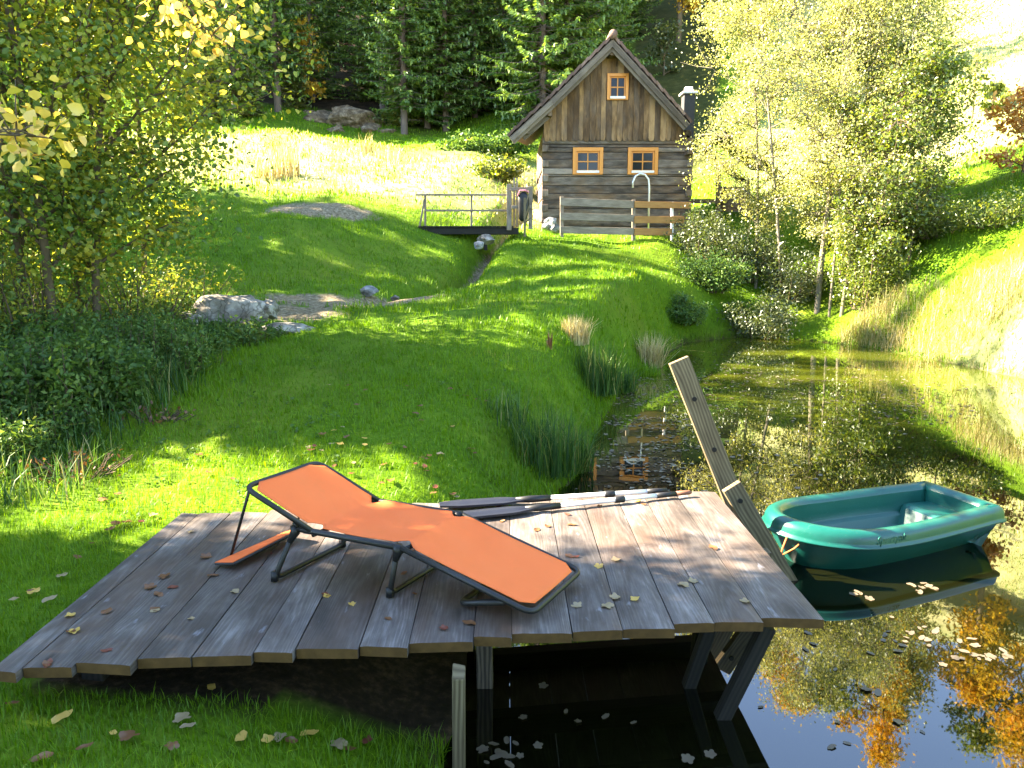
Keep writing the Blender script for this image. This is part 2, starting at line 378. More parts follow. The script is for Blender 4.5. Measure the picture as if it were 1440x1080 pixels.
# ------------------------------------------------------------------ terrain
ctrl = []
def cz(px, py, z): ctrl.append(onZ(px, py, z))
def cy(px, py, Y): ctrl.append(onY(px, py, Y))
for a in [(100, 800, .42), (30, 700, .42), (200, 700, .46), (300, 700, .48), (500, 690, .47), (640, 690, .42), (400, 620, .62), (600, 620, .58),
          (720, 640, .45), (60, 900, .40), (120, 640, .42), (150, 1030, .36), (400, 1000, .32), (560, 1060, .16), (600, 980, .12)]: cz(*a)
for a in [(400, 540, 8.4), (400, 480, 10.2), (600, 540, 8.3), (600, 450, 12), (740, 450, 12), (690, 540, 8.6), (790, 520, 9.6), (830, 440, 12.6), (880, 400, 15.2),
          (100, 560, 7.6), (100, 500, 9.6), (250, 500, 9.6), (200, 470, 11), (20, 480, 10.5), (330, 465, 11.5), (430, 460, 11.6), (480, 425, 14), (560, 425, 14.5),
          (310, 400, 15), (200, 400, 15), (100, 380, 16), (400, 360, 17.5), (450, 310, 20.3), (640, 395, 17.8), (560, 350, 19.8), (630, 345, 21.2), (500, 400, 16),
          (380, 285, 22.6), (500, 285, 22.6), (590, 312, 22.2), (300, 240, 27), (300, 195, 33), (380, 235, 28), (450, 262, 25.5), (450, 200, 34), (600, 268, 26), (600, 225, 33.5), (690, 250, 29),
          (690, 225, 33), (560, 225, 33.5), (350, 178, 38), (480, 196, 40), (600, 192, 42), (720, 195, 40), (640, 205, 37), (480, 160, 46), (330, 162, 43), (760, 160, 44), (200, 160, 42), (100, 180, 38),
          (700, 130, 52), (500, 100, 56), (300, 100, 54), (900, 60, 58), (960, 100, 50), (960, 20, 62), (820, 120, 50),
          (860, 375, 17.6), (940, 395, 17.4), (770, 340, 22.3), (950, 338, 22.3), (700, 400, 16.2), (770, 390, 16.6), (690, 352, 21.5), (760, 326, 24), (965, 326, 24), (860, 326, 27.5), (860, 322, 31),
          (1040, 330, 24), (1000, 400, 20.8), (1120, 455, 20), (1060, 440, 20.2), (1190, 465, 19.0), (1140, 380, 22),
          (1250, 430, 18.2), (1330, 440, 15.6), (1430, 430, 13.8), (1250, 330, 21), (1340, 330, 18.6), (1440, 340, 16.4), (1440, 250, 20.5), (1300, 222, 28), (1380, 205, 27), (1440, 120, 33), (1300, 120, 37), (1440, 10, 44), (1300, 5, 50),
          (1150, 100, 44), (1130, 230, 32), (1050, 280, 28), (1000, 60, 54), (1130, 10, 56), (1180, 320, 23)]: cy(*a)
ctrl += [np.array(v, float) for v in [(0, 0, .72), (-2, 0, .75), (-4, 1, .6), (1.2, -2, .7), (-4, -6, .9), (4, -7, .9), (-8, 2, .8), (-9, 6, 1.0), (-12, 10, 1.9), (-16, 16, 3.2), (-20, 4, 2.6), (-20, 25, 5.6),
          (-28, 35, 11), (-35, 15, 7), (-30, 60, 22), (-10, 75, 26), (12, 80, 30), (30, 70, 32), (45, 50, 28), (40, 30, 19), (30, 15, 12), (22, 8, 7), (18, 0, 4), (14, -6, 2), (12, 9, 1.3), (13, 4, 1.2), (10, -2.2, 1.0), (17, 16, 6.0), (-50, 40, 20), (60, 80, 44), (-60, 90, 38), (0, 100, 37), (60, 0, 20), (-60, -5, 12)]]
C = np.array(ctrl)
def _U(r2): return np.where(r2 > 1e-12, .5 * r2 * np.log(np.maximum(r2, 1e-12)), 0.0)
_S = 10.0
def _solve(C, lam=.02):
    n = len(C); P = np.c_[np.ones(n), C[:, 0] / _S, C[:, 1] / _S]
    d2 = ((C[:, None, :2] - C[None, :, :2]) ** 2).sum(-1) / _S ** 2
    A = np.zeros((n + 3, n + 3)); A[:n, :n] = _U(d2) + lam * np.eye(n); A[:n, n:] = P; A[n:, :n] = P.T
    return np.linalg.solve(A, np.r_[C[:, 2], np.zeros(3)])
_w = _solve(C)
POND = np.array([onZ(620, 1085, 0)[:2], onZ(700, 800, 0)[:2], onZ(790, 690, 0)[:2], onZ(825, 660, 0)[:2], onZ(832, 620, 0)[:2], onZ(868, 560, 0)[:2], onZ(920, 510, 0)[:2], onZ(965, 482, 0)[:2],
                 onZ(1040, 474, 0)[:2], onZ(1110, 477, 0)[:2], onZ(1200, 486, 0)[:2], onZ(1300, 503, 0)[:2], onZ(1440, 533, 0)[:2], (10.2, 10), (11.2, 6), (10.5, 1.5), (8, -1.2), (4.5, -2), (2, -1.2), (.75, .6), (-.1, 2.0)])
def seg_dist(X, Y, P, closed=True):
    best = np.full(X.shape, 1e9); n = len(P)
    for i in range(n if closed else n - 1):
        a = P[i]; b = P[(i + 1) % n]; d = b - a; L2 = (d ** 2).sum()
        t = np.clip(((X - a[0]) * d[0] + (Y - a[1]) * d[1]) / L2, 0, 1)
        best = np.minimum(best, np.hypot(X - a[0] - t * d[0], Y - a[1] - t * d[1]))
    return best
def inside(X, Y, P):
    r = np.zeros(X.shape, bool); n = len(P); j = n - 1
    for i in range(n):
        c = ((P[i, 1] > Y) != (P[j, 1] > Y)) & (X < (P[j, 0] - P[i, 0]) * (Y - P[i, 1]) / (P[j, 1] - P[i, 1] + 1e-12) + P[i, 0])
        r ^= c; j = i
    return r
DITCH = np.array([onY(735, 322, 27)[:2], onY(705, 330, 24)[:2], onY(676, 350, 21.6)[:2], onY(655, 380, 19.2)[:2], onY(625, 408, 17)[:2], onY(590, 420, 16)[:2], onY(520, 430, 14.5)[:2]])
def vnoise(X, Y, s, seed=0):
    # smooth value noise, vectorised
    x = X * s + seed * 17.3; y = Y * s + seed * 9.1
    xi = np.floor(x).astype(int); yi = np.floor(y).astype(int); fx = x - xi; fy = y - yi
    fx = fx * fx * (3 - 2 * fx); fy = fy * fy * (3 - 2 * fy)
    def h(a, b): 
        v = np.sin(a * 127.1 + b * 311.7 + seed * 74.7) * 43758.5453; return v - np.floor(v)
    return (h(xi, yi) * (1 - fx) + h(xi + 1, yi) * fx) * (1 - fy) + (h(xi, yi + 1) * (1 - fx) + h(xi + 1, yi + 1) * fx) * fy
def H(X, Y):
    X = np.atleast_1d(np.asarray(X, float)); Y = np.atleast_1d(np.asarray(Y, float)); sh = X.shape
    x = X.ravel(); y = Y.ravel(); z = np.empty(len(x)); n = len(C)
    for s in range(0, len(x), 20000):
        e = slice(s, s + 20000)
        d2 = ((x[e, None] - C[None, :, 0]) ** 2 + (y[e, None] - C[None, :, 1]) ** 2) / _S ** 2
        z[e] = _U(d2) @ _w[:n] + _w[n] + _w[n + 1] * x[e] / _S + _w[n + 2] * y[e] / _S
    far = np.clip((y - 5) / 15, 0, 1)
    z += (vnoise(x, y, .9, 1) - .5) * (.05 + .16 * far) + (vnoise(x, y, 2.7, 2) - .5) * (.03 + .05 * far) + (vnoise(x, y, .3, 3) - .5) * .3 * far * far
    z -= .75 * np.exp(-(seg_dist(x, y, DITCH, False) / .36) ** 2) * np.clip((y - 13.5) / 3, .3, 1)
    z = np.maximum(z, .12)
    d = seg_dist(x, y, POND); ins = inside(x, y, POND)
    jit = (vnoise(x, y, 2.2, 5) - .5) * .25
    t = np.clip((d + jit * .4) / .95, 0, 1); t = t * t * (3 - 2 * t)
    z = np.where(ins, -.03 - np.minimum(d * .45, .7), .012 + (z - .012) * t)
    return z.reshape(sh)
def h1(x, y): return float(H(x, y)[0])

def ell(X, Y, c, rx, ry): return np.exp(-(((X - c[0]) / rx) ** 2 + ((Y - c[1]) / ry) ** 2) ** 1.5)
GR = [(onY(455, 292, 21.9), 1.9, .9), (onY(480, 428, 14.2), 2.0, .8), (onY(400, 440, 13), 1.3, .8), (onY(560, 420, 15), 1.2, .7)]
def masks(X, Y):
    n1 = vnoise(X, Y, 1.4, 8)
    g = np.zeros(X.shape)
    for c, rx, ry in GR: g = np.maximum(g, ell(X, Y, c, rx, ry))
    g = np.clip(g * 1.9 - n1 * .6 - vnoise(X, Y, 4.5, 9) * .6, 0, 1) * .9
    g = np.maximum(g, np.exp(-(seg_dist(X, Y, DITCH, False) / .2) ** 2) * .8)
        # forest floor; its dark colour also paints shade on a slope and under the deck
    px = 720 + F * X / np.maximum(Y, 1)
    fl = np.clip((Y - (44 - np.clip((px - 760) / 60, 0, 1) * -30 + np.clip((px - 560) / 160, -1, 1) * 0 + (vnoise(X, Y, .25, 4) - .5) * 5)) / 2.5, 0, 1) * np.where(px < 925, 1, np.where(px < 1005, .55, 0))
    fl = np.maximum(fl, .8 * np.clip((Y - 33) / 3, 0, 1) * np.clip((px - 870) / 15, 0, 1) * np.clip((1005 - px) / 15, 0, 1))  # slope right of the hut: forest shade painted in as dark ground
    fl = np.maximum(fl, ((X > -2.1) & (X < 1.4) & (Y > 3.22 + .13 * (X + .3)) & (Y < 4.7)) * 1.0)  # bare soil under the deck, darkened to carry the deck's deep shade
    fl = np.maximum(fl, np.exp(-(seg_dist(X, Y, POND) / .13) ** 2) * .9)
    # dry pale grass : valley meadow and right hill
    dry = np.clip((Y - 23.5) / 3, 0, 1) * np.clip((37 - Y) / 4, 0, 1) * (px < 760)
    rh = np.clip((px - 1010) / 90, 0, 1) * np.clip((Y - 24) / 4, 0, 1)
    sb = np.clip((X - 7.9) / 1.0, 0, 1) * np.clip((16.5 - Y) / 2, 0, 1) * np.clip((11.3 - X) / 1.5, 0, 1) * np.clip((Y - 8) / 1, 0, 1)
    dry = np.maximum(np.maximum(dry, rh), sb * .75)
    return g, fl, np.clip(dry * (.65 + .7 * (vnoise(X, Y, .6, 6) - .2)), 0, 1)

def build_ground():
    nu, nv = 430, 470
    ys = -9 + 149 * np.linspace(0, 1, nv) ** 2.15
    u = np.linspace(-1, 1, nu); u = np.sign(u) * (.62 * np.abs(u) + .38 * np.abs(u) ** 2.2)
    Yg, Ug = np.meshgrid(ys, u, indexing='ij')
    Xg = Ug * (17 + np.maximum(Yg, 0) * .95) + 1.0
    Z = H(Xg.ravel(), Yg.ravel())
    V = np.c_[Xg.ravel(), Yg.ravel(), Z]
    i = np.arange((nv - 1) * nu).reshape(nv - 1, nu)[:, :-1].ravel()
    me = fast_mesh('ground', V, np.c_[i, i + 1, i + nu + 1, i + nu])
    g, fl, dr = masks(V[:, 0], V[:, 1])
    at = me.color_attributes.new('mask', 'FLOAT_COLOR', 'POINT')
    at.data.foreach_set('color', np.c_[g, fl, dr, np.ones(len(g))].ravel())
    a = NT('meadow_ground'); p = a.pos(); vc = a.n('ShaderNodeVertexColor'); vc.layer_name = 'mask'
    sp = a.n('ShaderNodeSeparateColor'); a.l(vc.outputs[0], sp.inputs[0])
    n1 = a.noise(p, 2.2, 6, .6); n2 = a.noise(p, 22, 4, .6); n3 = a.noise(p, .35, 3)
    f = a.math('ADD', a.math('MULTIPLY', n1, .5), a.math('MULTIPLY', n2, .5))
    gr = a.ramp(f, [(.3, (.03, .06, .005)), (.5, (.065, .135, .006)), (.68, (.12, .2, .012))])
    gr = a.mix(a.ramp(n3, [(.45, (0, 0, 0)), (.7, (.5, .5, .5))]), gr, (.14, .17, .02))
    dry = a.ramp(f, [(.3, (.2, .22, .07)), (.5, (.33, .32, .14)), (.7, (.46, .41, .24))])
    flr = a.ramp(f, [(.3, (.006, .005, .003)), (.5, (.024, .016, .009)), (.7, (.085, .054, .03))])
    gv = a.ramp(a.noise(p, 14, 6, .7), [(.3, (.06, .046, .026)), (.5, (.17, .135, .08)), (.68, (.36, .30, .2))])
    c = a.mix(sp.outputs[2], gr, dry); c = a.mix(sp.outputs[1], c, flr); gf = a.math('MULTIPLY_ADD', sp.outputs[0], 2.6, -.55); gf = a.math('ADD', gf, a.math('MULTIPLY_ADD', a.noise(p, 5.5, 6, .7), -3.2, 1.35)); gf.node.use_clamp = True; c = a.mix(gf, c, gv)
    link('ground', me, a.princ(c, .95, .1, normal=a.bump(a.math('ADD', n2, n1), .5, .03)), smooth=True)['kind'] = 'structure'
build_ground()

def build_water():
    a = NT('pond_water'); p = a.pos()
    n1 = a.noise(p, .5, 4); n2 = a.noise(p, 3.0, 5, .6)
    sp = a.n('ShaderNodeSeparateXYZ'); a.l(p, sp.inputs[0])      # algae gathers at the sunny far end
    far = a.math('ADD', a.math('MULTIPLY_ADD', sp.outputs[1], .22, -1.55), a.math('MULTIPLY_ADD', n1, 1.6, -.8)); far.node.use_clamp = True
    c = a.mix(far, (.0035, .004, .001), (.05, .06, .006))
    b = a.bump(a.noise(a.scale(p, (1, .7, 1)), 2.6, 2), .012, .05)
    m = a.princ(c, .015, .5, normal=b, ior=1.95)
    P = POND; ctr = P.mean(0); Q = ctr + (P - ctr) * 1.05
    me = bpy.data.meshes.new('pond_water'); me.from_pydata([(x, y, 0) for x, y in Q], [], [list(range(len(Q)))]); me.update()
    # face must look up
    if me.polygons[0].normal.z < 0: me.flip_normals()
    link('pond_water', me, m)['kind'] = 'structure'
build_water()

# ------------------------------------------------------------------ leaf / blade clouds
def unit(v): return v / np.maximum(np.linalg.norm(v, axis=-1, keepdims=True), 1e-9)
def leaf_cloud(P, size, aspect=.62, up=.6, six=False, r=rng, hang=0.0):
    n = len(P); size = np.asarray(size) * np.ones(n)
    N = unit(r.normal(size=(n, 3)) + np.array((0, 0, up * 1.6)))
    T = r.normal(size=(n, 3)) + np.array((0, 0, -hang * 2)); T = unit(T - N * (T * N).sum(1, keepdims=True)); B = np.cross(N, T)
    s = size[:, None]; w = aspect * .5 * s
    if six:
        V = np.stack([P, P + T * s * .3 + B * w + N * s * .10, P + T * s * .68 + B * w * .85 + N * s * .06, P + T * s - N * s * .06,
                      P + T * s * .68 - B * w * .85 + N * s * .06, P + T * s * .3 - B * w + N * s * .10], 1).reshape(-1, 3)
        i = np.arange(n)[:, None] * 6
        return V, np.concatenate([i + np.array([[0, 1, 2, 3]]), i + np.array([[0, 3, 4, 5]])])
    V = np.stack([P, P + T * s * .5 + B * w + N * s * .08, P + T * s, P + T * s * .5 - B * w + N * s * .08], 1).reshape(-1, 3)
    i = np.arange(n)[:, None] * 4
    return V, np.concatenate([i + np.array([[0, 1, 2]]), i + np.array([[0, 2, 3]])])
def blades(P, h, w, lean=.35, r=rng, droop=.25):
    """grass blades: tapered, bent, 3 triangles"""
    n = len(P); h = (np.asarray(h) * np.ones(n))[:, None]; w = (np.asarray(w) * np.ones(n))[:, None]
    az = r.uniform(0, 2 * np.pi, n); D = np.c_[np.cos(az), np.sin(az), np.zeros(n)]; S = np.c_[-np.sin(az), np.cos(az), np.zeros(n)]
    ln = (np.abs(r.normal(0, lean, n)))[:, None]
    up = np.array((0, 0, 1.0))
    m = P + up * h * .55 + D * h * ln * .4; t = P + up * h * (1 - droop * ln) + D * h * ln * 1.1
    V = np.stack([P - S * w / 2, P + S * w / 2, m + S * w * .36, m - S * w * .36, t], 1).reshape(-1, 3)
    i = np.arange(n)[:, None] * 5
    return V, np.concatenate([i + np.array([[0, 1, 2]]), i + np.array([[0, 2, 3]]), i + np.array([[3, 2, 4]])])

# ------------------------------------------------------------------ hut
HF = 24.0
def hx(px): return float(onY(px, 300, HF)[0])
def hz(py): return float(onY(720, py, HF)[2])
def rf(px, py, Y=23.3): p = onY(px, py, Y); return np.array((p[0], p[2]))
XL, XR = hx(766), hx(966); ZB, ZG = hz(330), hz(194)
RID, KNK, EAL, EAR = rf(862, 50), rf(772, 138), rf(714, 191), rf(973, 172)
def roof_under(x):
    pts = [(EAL[0], EAL[1]), (KNK[0], KNK[1]), (RID[0], RID[1]), (EAR[0], EAR[1])]
    for (a, b), (c, d) in zip(pts, pts[1:]):
        if a <= x <= c: return b + (d - b) * (x - a) / (c - a)
    return EAL[1]
def build_hut():
    Y0, Y1 = HF, 30.2
    base = thing('log_hut', 'small weathered log hut with steep tiled roof and ochre windows by the stream', 'hut', ((XL + XR) / 2, 27, ZB))
    wins = [(hx(804), hx(846), hz(246), hz(208)), (hx(880), hx(922), hz(246), hz(208))]
    def courses(mb, x0, x1, z0, z1, y, holes, axis='x', th=.18, hc=.235):
        zs = [z0]
        while zs[-1] + hc * .6 < z1: zs.append(min(z1, zs[-1] + hc * random.uniform(.85, 1.15)))
        if z1 - zs[-1] > 1e-3: zs.append(z1)
        for hzl in [h for q in holes for h in q[2:]]: zs.append(hzl)
        zs = sorted(set(round(v, 4) for v in zs)); zz = [zs[0]]
        for v in zs[1:]:
            if v - zz[-1] > .02: zz.append(v)
        for a, b in zip(zz, zz[1:]):
            spans = [(x0 - .0, x1 + .0)]; cuts = [q for q in holes if q[2] < (a + b) / 2 < q[3]]
            for q in cuts:
                ns = []
                for s in spans:
                    if q[0] > s[0] and q[1] < s[1]: ns += [(s[0], q[0]), (q[1], s[1])]
                    else: ns.append(s)
                spans = ns
            off = random.uniform(-.03, .03)
            for s in spans:
                if axis == 'x': mb.bar((s[0], y + off, (a + b) / 2), (s[1], y + off, (a + b) / 2), th, b - a - .012, (0, 0, 1))
                else: mb.bar((y + off, s[0], (a + b) / 2), (y + off, s[1], (a + b) / 2), th, b - a - .012, (0, 0, 1))
    fw = MB(); courses(fw, XL - .09, XR + .09, ZB - .5, ZG, Y0, wins)
    fw.box((XL, Y0 + .1, ZB - .5), (XR, Y0 + .13, hz(247))); fw.box((XL, Y0 + .1, hz(207)), (XR, Y0 + .13, ZG))
    for x in (XL + .02, XR - .02):
        sw = MB(); courses(sw, Y0 + .1, Y1 - .1, ZB - 1.0, ZG + .25, x, [], 'y'); sw.build('side_wall', M['log'], base, bevel=.012)
    # crossed log ends at the front corners
    for x in (XL, XR):
        e = fw; z = ZB - .4; k = 0
        while z < ZG - .1:
            if k % 2: e.box((x - .10, Y0 - .16, z), (x + .10, Y0 - .09, z + .2))
            k += 1; z += .22
    fw.build('front_wall', M['log'], base, bevel=.012)
    rw = MB(); courses(rw, XL, XR, ZB - 1, ZG + .2, Y1 - .2, [])
    rw.prism([(XL, ZG + .2), (XR, ZG + .2), (RID[0], RID[1] - .4)], 'y', Y1 - .2, Y1 - .1); rw.build('rear_wall', M['log'], base)
    # boarded gable with scalloped lower edge
    gw = (hx(849), hx(878), hz(142), hz(105)); gb = MB(); x = XL - .05; yb = Y0 - .14
    while x < XR + .05:
        w = random.uniform(.12, .19); x1 = min(x + w, XR + .06); c = (x + x1) / 2; r = (x1 - x) / 2
        zt0, zt1 = roof_under(x) - .26, roof_under(x1) - .26
        lo = [(c - r * math.cos(t), ZG - .02 - r * 1.15 * math.sin(t)) for t in np.linspace(0, math.pi, 7)]
        yo = random.uniform(-.012, .012)
        def seg(poly): gb.prism(poly, 'y', yb + yo, yb + yo + .03)
        if x1 > gw[0] and x < gw[1]:
            cx0, cx1 = x, x1
            seg(lo[:0] + [(x, ZG)] + lo[1:-1] + [(x1, ZG), (x1, gw[2]), (x, gw[2])]) if True else None
            seg([(x, gw[3]), (x1, gw[3]), (x1, zt1)] + ([(RID[0], RID[1] - .26)] if x < RID[0] < x1 else []) + [(x, zt0)])
        elif min(zt0, zt1) > ZG:
            seg([(x, ZG)] + lo[1:-1] + [(x1, ZG), (x1, zt1)] + ([(RID[0], RID[1] - .26)] if x < RID[0] < x1 else []) + [(x, zt0)])
        x = x1 + .006
    gb.build('gable_boarding', M['board'], base)
    bk = MB(); bk.prism([(XL, ZG), (gw[0], ZG), (gw[0], roof_under(gw[0]) - .3), (XL, roof_under(XL) - .3)], 'y', Y0 - .07, Y0 - .03)
    bk.prism([(gw[1], ZG), (XR, ZG), (XR, roof_under(XR) - .3), (gw[1], roof_under(gw[1]) - .3)], 'y', Y0 - .07, Y0 - .03); bk.build('gable_backing', M['verge'], base)
    def window(x0, x1, z0, z1, y, fwid, n, sill):
        f = MB(); d = .07
        f.box((x0, y - d, z0), (x0 + fwid, y + .05, z1)); f.box((x1 - fwid, y - d, z0), (x1, y + .05, z1))
        f.box((x0 + fwid, y - d, z1 - fwid), (x1 - fwid, y + .05, z1)); f.box((x0 + fwid, y - d, z0), (x1 - fwid, y + .05, z0 + fwid * .8))
        i0, i1, j0, j1 = x0 + fwid, x1 - fwid, z0 + fwid * .8, z1 - fwid
        s = fwid * .45
        f.box((i0, y - d * .3, j0), (i0 + s, y + .04, j1)); f.box((i1 - s, y - d * .3, j0), (i1, y + .04, j1))
        f.box((i0 + s, y - d * .3, j1 - s), (i1 - s, y + .04, j1)); f.box((i0 + s, y - d * .3, j0), (i1 - s, y + .04, j0 + s))
        mx, mz = (i0 + i1) / 2, (j0 + j1) / 2
        f.box((mx - .017, y - .012, j0 + s), (mx + .017, y + .03, j1 - s)); f.box((i0 + s, y - .010, mz - .017), (mx - .017, y + .028, mz + .017)); f.box((mx + .017, y - .010, mz - .017), (i1 - s, y + .028, mz + .017))
        fo = f.build('window', M['ochre'], base, bevel=.006)
        g = MB(); g.box((i0 + s * .5, y + .010, j0 + s * .5), (i1 - s * .5, y + .018, j1 - s * .5)); g.build('pane', M['glass'], fo)
        k = MB(); k.box((i0 + .01, y - d - .05, j0 - .04), (i1 - .01, y - d * .35, j0 + .025)); k.build('sill', M['white'], fo)
        return fo
    for w in wins: window(*w, HF - .07, .11, 2, True)
    window(*gw, HF - .13, .085, 2, True)
    # roof: courses of tiles on a boarded deck
    rf_ = MB(); und = MB()
    def slope(pa, pb, ka, kb, s0, sub=.31):
        pa, pb = np.array(pa), np.array(pb); L = np.linalg.norm(pb - pa); d = (pb - pa) / L; nn = np.array((-d[1], d[0])); nn = nn if nn[1] > 0 else -nn
        k = int(round(L / sub))
        for i in range(k):
            m = pa + d * (i + .5) * L / k; yb_ = 23.3 + random.uniform(-.012, .012)
            t = (i + .5) / k; kk = ka + (kb - ka) * t; q = RID + (m - RID) * kk
            tilt = nn + d * .10
            nseg = 14
            for j in range(nseg):
                a0, a1 = j / nseg, (j + 1) / nseg
                A = m + (q - m) * a0; B = m + (q - m) * a1
                rf_.bar((A[0], yb_ + (30.6 - yb_) * a0 + .004, A[1] + .03), (B[0], yb_ + (30.6 - yb_) * a1 - .004, B[1] + .03), L / k * 1.16, .075, (tilt[0], 0, tilt[1]))
        qa = RID + (pa - RID) * ka; qb = RID + (pb - RID) * kb
        o = nn * -.055
        P = [(pa[0] + o[0], 23.34, pa[1] + o[1]), (pb[0] + o[0], 23.34, pb[1] + o[1]), (qb[0] + o[0], 30.5, qb[1] + o[1]), (qa[0] + o[0], 30.5, qa[1] + o[1])]
        n = und.add(P + [(x - nn[0] * .03, y, z - nn[1] * .03) for x, y, z in P])
        for f in [(0, 1, 2, 3), (7, 6, 5, 4), (0, 4, 5, 1), (1, 5, 6, 2), (2, 6, 7, 3), (3, 7, 4, 0)]: und.face([n + v for v in f], [(0, 0), (1, 0), (1, 4), (0, 4)])
    slope(RID, KNK, 1, .92, 0); slope(KNK, EAL, .92, .74, 0); slope(RID, EAR, 1, 1, 0)
    ro = rf_.build('roof', M['tiles'], base)
    und.build('soffit', M['verge'], ro)
    rc = MB()
    for j in range(18): rc.tube([(RID[0], 23.22 + j * .41, RID[1] + .03), (RID[0], 23.22 + j * .41 + .43, RID[1] + .05)], [.125, .105], 12)
    rc.build('ridge_tile', M['tiles'], ro, smooth=True)
    vb = MB()
    for a, b in ((RID, KNK), (KNK, EAL), (RID, EAR)):
        d = (b - a) / np.linalg.norm(b - a); nn = np.array((-d[1], d[0])); nn = nn if nn[1] > 0 else -nn
        for dd, hh, yy in ((-.15, .13, 23.34), (-.25, .09, 23.42)):
            e0, e1 = dd + hh / 2, dd - hh / 2
            if a is RID: p = [(RID[0], RID[1] + e0 / nn[1]), (RID[0], RID[1] + e1 / nn[1])]
            else: p = [(a[0] + nn[0] * e0, a[1] + nn[1] * e0), (a[0] + nn[0] * e1, a[1] + nn[1] * e1)]
            p += [(b[0] + nn[0] * e1, b[1] + nn[1] * e1), (b[0] + nn[0] * e0, b[1] + nn[1] * e0)]
            vb.prism(p, 'y', yy - .022, yy + .022)
            L_ = float(np.linalg.norm(b - a)); vb.uv[-6] = [(0, 3), (0, 3 + hh), (L_, 3 + hh), (L_, 3)]
    vb.build('verge_board', M['verge'], ro)
    for p in ((XL + .1, roof_under(XL + .1) - .42), (RID[0], RID[1] - .42), (XR - .1, roof_under(XR - .1) - .42), ((XL + EAL[0]) / 2, roof_under((XL + EAL[0]) / 2) - .33)):
        rb = MB(); rb.bar((p[0], 23.45, p[1]), (p[0], HF + .3, p[1]), .13, .16)
        rb.build('purlin', M['log'], ro, bevel=.01)
    # bracket board under the left overhang
    br = MB(); br.bar((KNK[0] - .02, 23.6, KNK[1] - .45), (EAL[0] + .45, 23.6, EAL[1] - .02), .04, .18, (0, 0, 1)); br.build('bracket', M['verge'], ro)
    # chimney beyond the right slope
    p0, p1 = onY(960, 150, 26), onY(976, 128, 26)
    ch = MB(); ch.box((p0[0], 25.8, 4.2), (p1[0], 26.25, p1[2] - .12)); co = ch.build('chimney', M['concrete'], base, bevel=.01)
    cc = MB(); cc.box((p0[0] - .07, 25.73, p1[2] - .117), (p1[0] + .07, 26.32, p1[2] - .05)); cc.box((p0[0] + .06, 25.9, p1[2] - .047), (p1[0] - .06, 26.15, p1[2] + .12)); cc.build('chimney_cap', M['white'], co, bevel=.01)
build_hut()

# ------------------------------------------------------------------ fence, bridge, gate and small things by the hut
def fence_board(mb, px0, px1, ya0, yb0, ya1, yb1, Y, th=.04):
    a, b = onY(px0, (ya0 + yb0) / 2, Y), onY(px1, (ya1 + yb1) / 2, Y)
    h = abs(onY(px0, ya0, Y)[2] - onY(px0, yb0, Y)[2]); mb.bar(a, b, th, h, (0, 0, 1)); return mb
def build_fence():
    Y = 22.4; b = onY(880, 332, Y)
    t = thing('paddock_fence', 'low three-rail board fence, grey at left and orange from painted-in sunlight at right, before the hut', 'fence', b)
    for x, y0, y1, m in ((790, 276, 331, 'rail'), (891, 281, 334, 'rail')):
        p = MB(); a, c = onY(x, y1 + 6, Y + .05), onY(x, y0, Y + .05); p.bar(a, c, .1, .09, (0, 1, 0)); p.build('post', M[m], t, bevel=.006)
    p = MB(); p.bar(onY(945, 338, Y + .05), onY(945, 284, Y + .05), .075, .075, (0, 1, 0)); p.build('post', M['white'], t, bevel=.006)['label'] = 'pale whitewashed fence post'
    for (x0, x1, a0, b0, a1, b1, m) in ((788, 891, 278, 289, 282, 293, 'rail'), (788, 891, 299, 309, 301, 313, 'rail'), (788, 891, 318, 328, 320, 331, 'rail'),
                                    (892, 972, 283, 292, 285, 293, 'sunrail'), (892, 962, 304, 314, 305, 313, 'sunrail'), (892, 945, 321, 331, 321, 331, 'sunrail')):
        q = MB(); fence_board(q, x0, x1, a0, b0, a1, b1, Y - .02); o = q.build('rail', M[m], t, bevel=.005)
        if m == 'sunrail': o['label'] = 'fence rail with sunlight painted in as orange'
build_fence()
def build_bridge():
    Y = 22.2; t = thing('footbridge', 'narrow wooden footbridge with a thin handrail over the stream', 'bridge', onY(655, 322, Y))
    z = float(onY(655, 319, Y)[2]); x0, x1 = float(onY(588, 320, Y)[0]), float(onY(722, 320, Y)[0])
    d = MB(); n = 22
    for i in range(n):
        a = x0 + (x1 - x0) * i / n; d.bar((a + .075, Y - .15, z), (a + .075, Y + 1.0, z + random.uniform(-.006, .006)), (x1 - x0) / n - .012, .04, (0, 0, 1))
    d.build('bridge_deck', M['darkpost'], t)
    for yy in (Y - .05, Y + .9):
        b = MB(); b.bar((x0 - .1, yy, z - .12), (x1 + .15, yy, z - .12), .12, .18); b.build('beam', M['darkpost'], t, bevel=.008)
    sp = MB(); sp.bar(onY(683, 352, Y + .1), onY(683, 325, Y + .1), .1, .1, (0, 1, 0)); sp.build('support_post', M['darkpost'], t)
    for x in (598, 663):
        p = MB(); p.bar(onY(x, 319, Y), onY(x, 274, Y), .06, .06, (0, 1, 0)); p.build('post', M['rail'], t, bevel=.005)
    p = MB(); p.bar(onY(590, 320, Y - .06), onY(597, 280, Y - .06), .05, .05, (0, 1, 0)); p.build('brace', M['rail'], t, bevel=.005)
    for x0_, x1_, y, h in ((584, 716, 274, .055), (597, 716, 296, .055)):
        q = MB(); q.bar(onY(x0_, y, Y - .05), onY(x1_, y, Y - .05), .04, h); q.build('handrail', M['rail'], t, bevel=.005)
build_bridge()
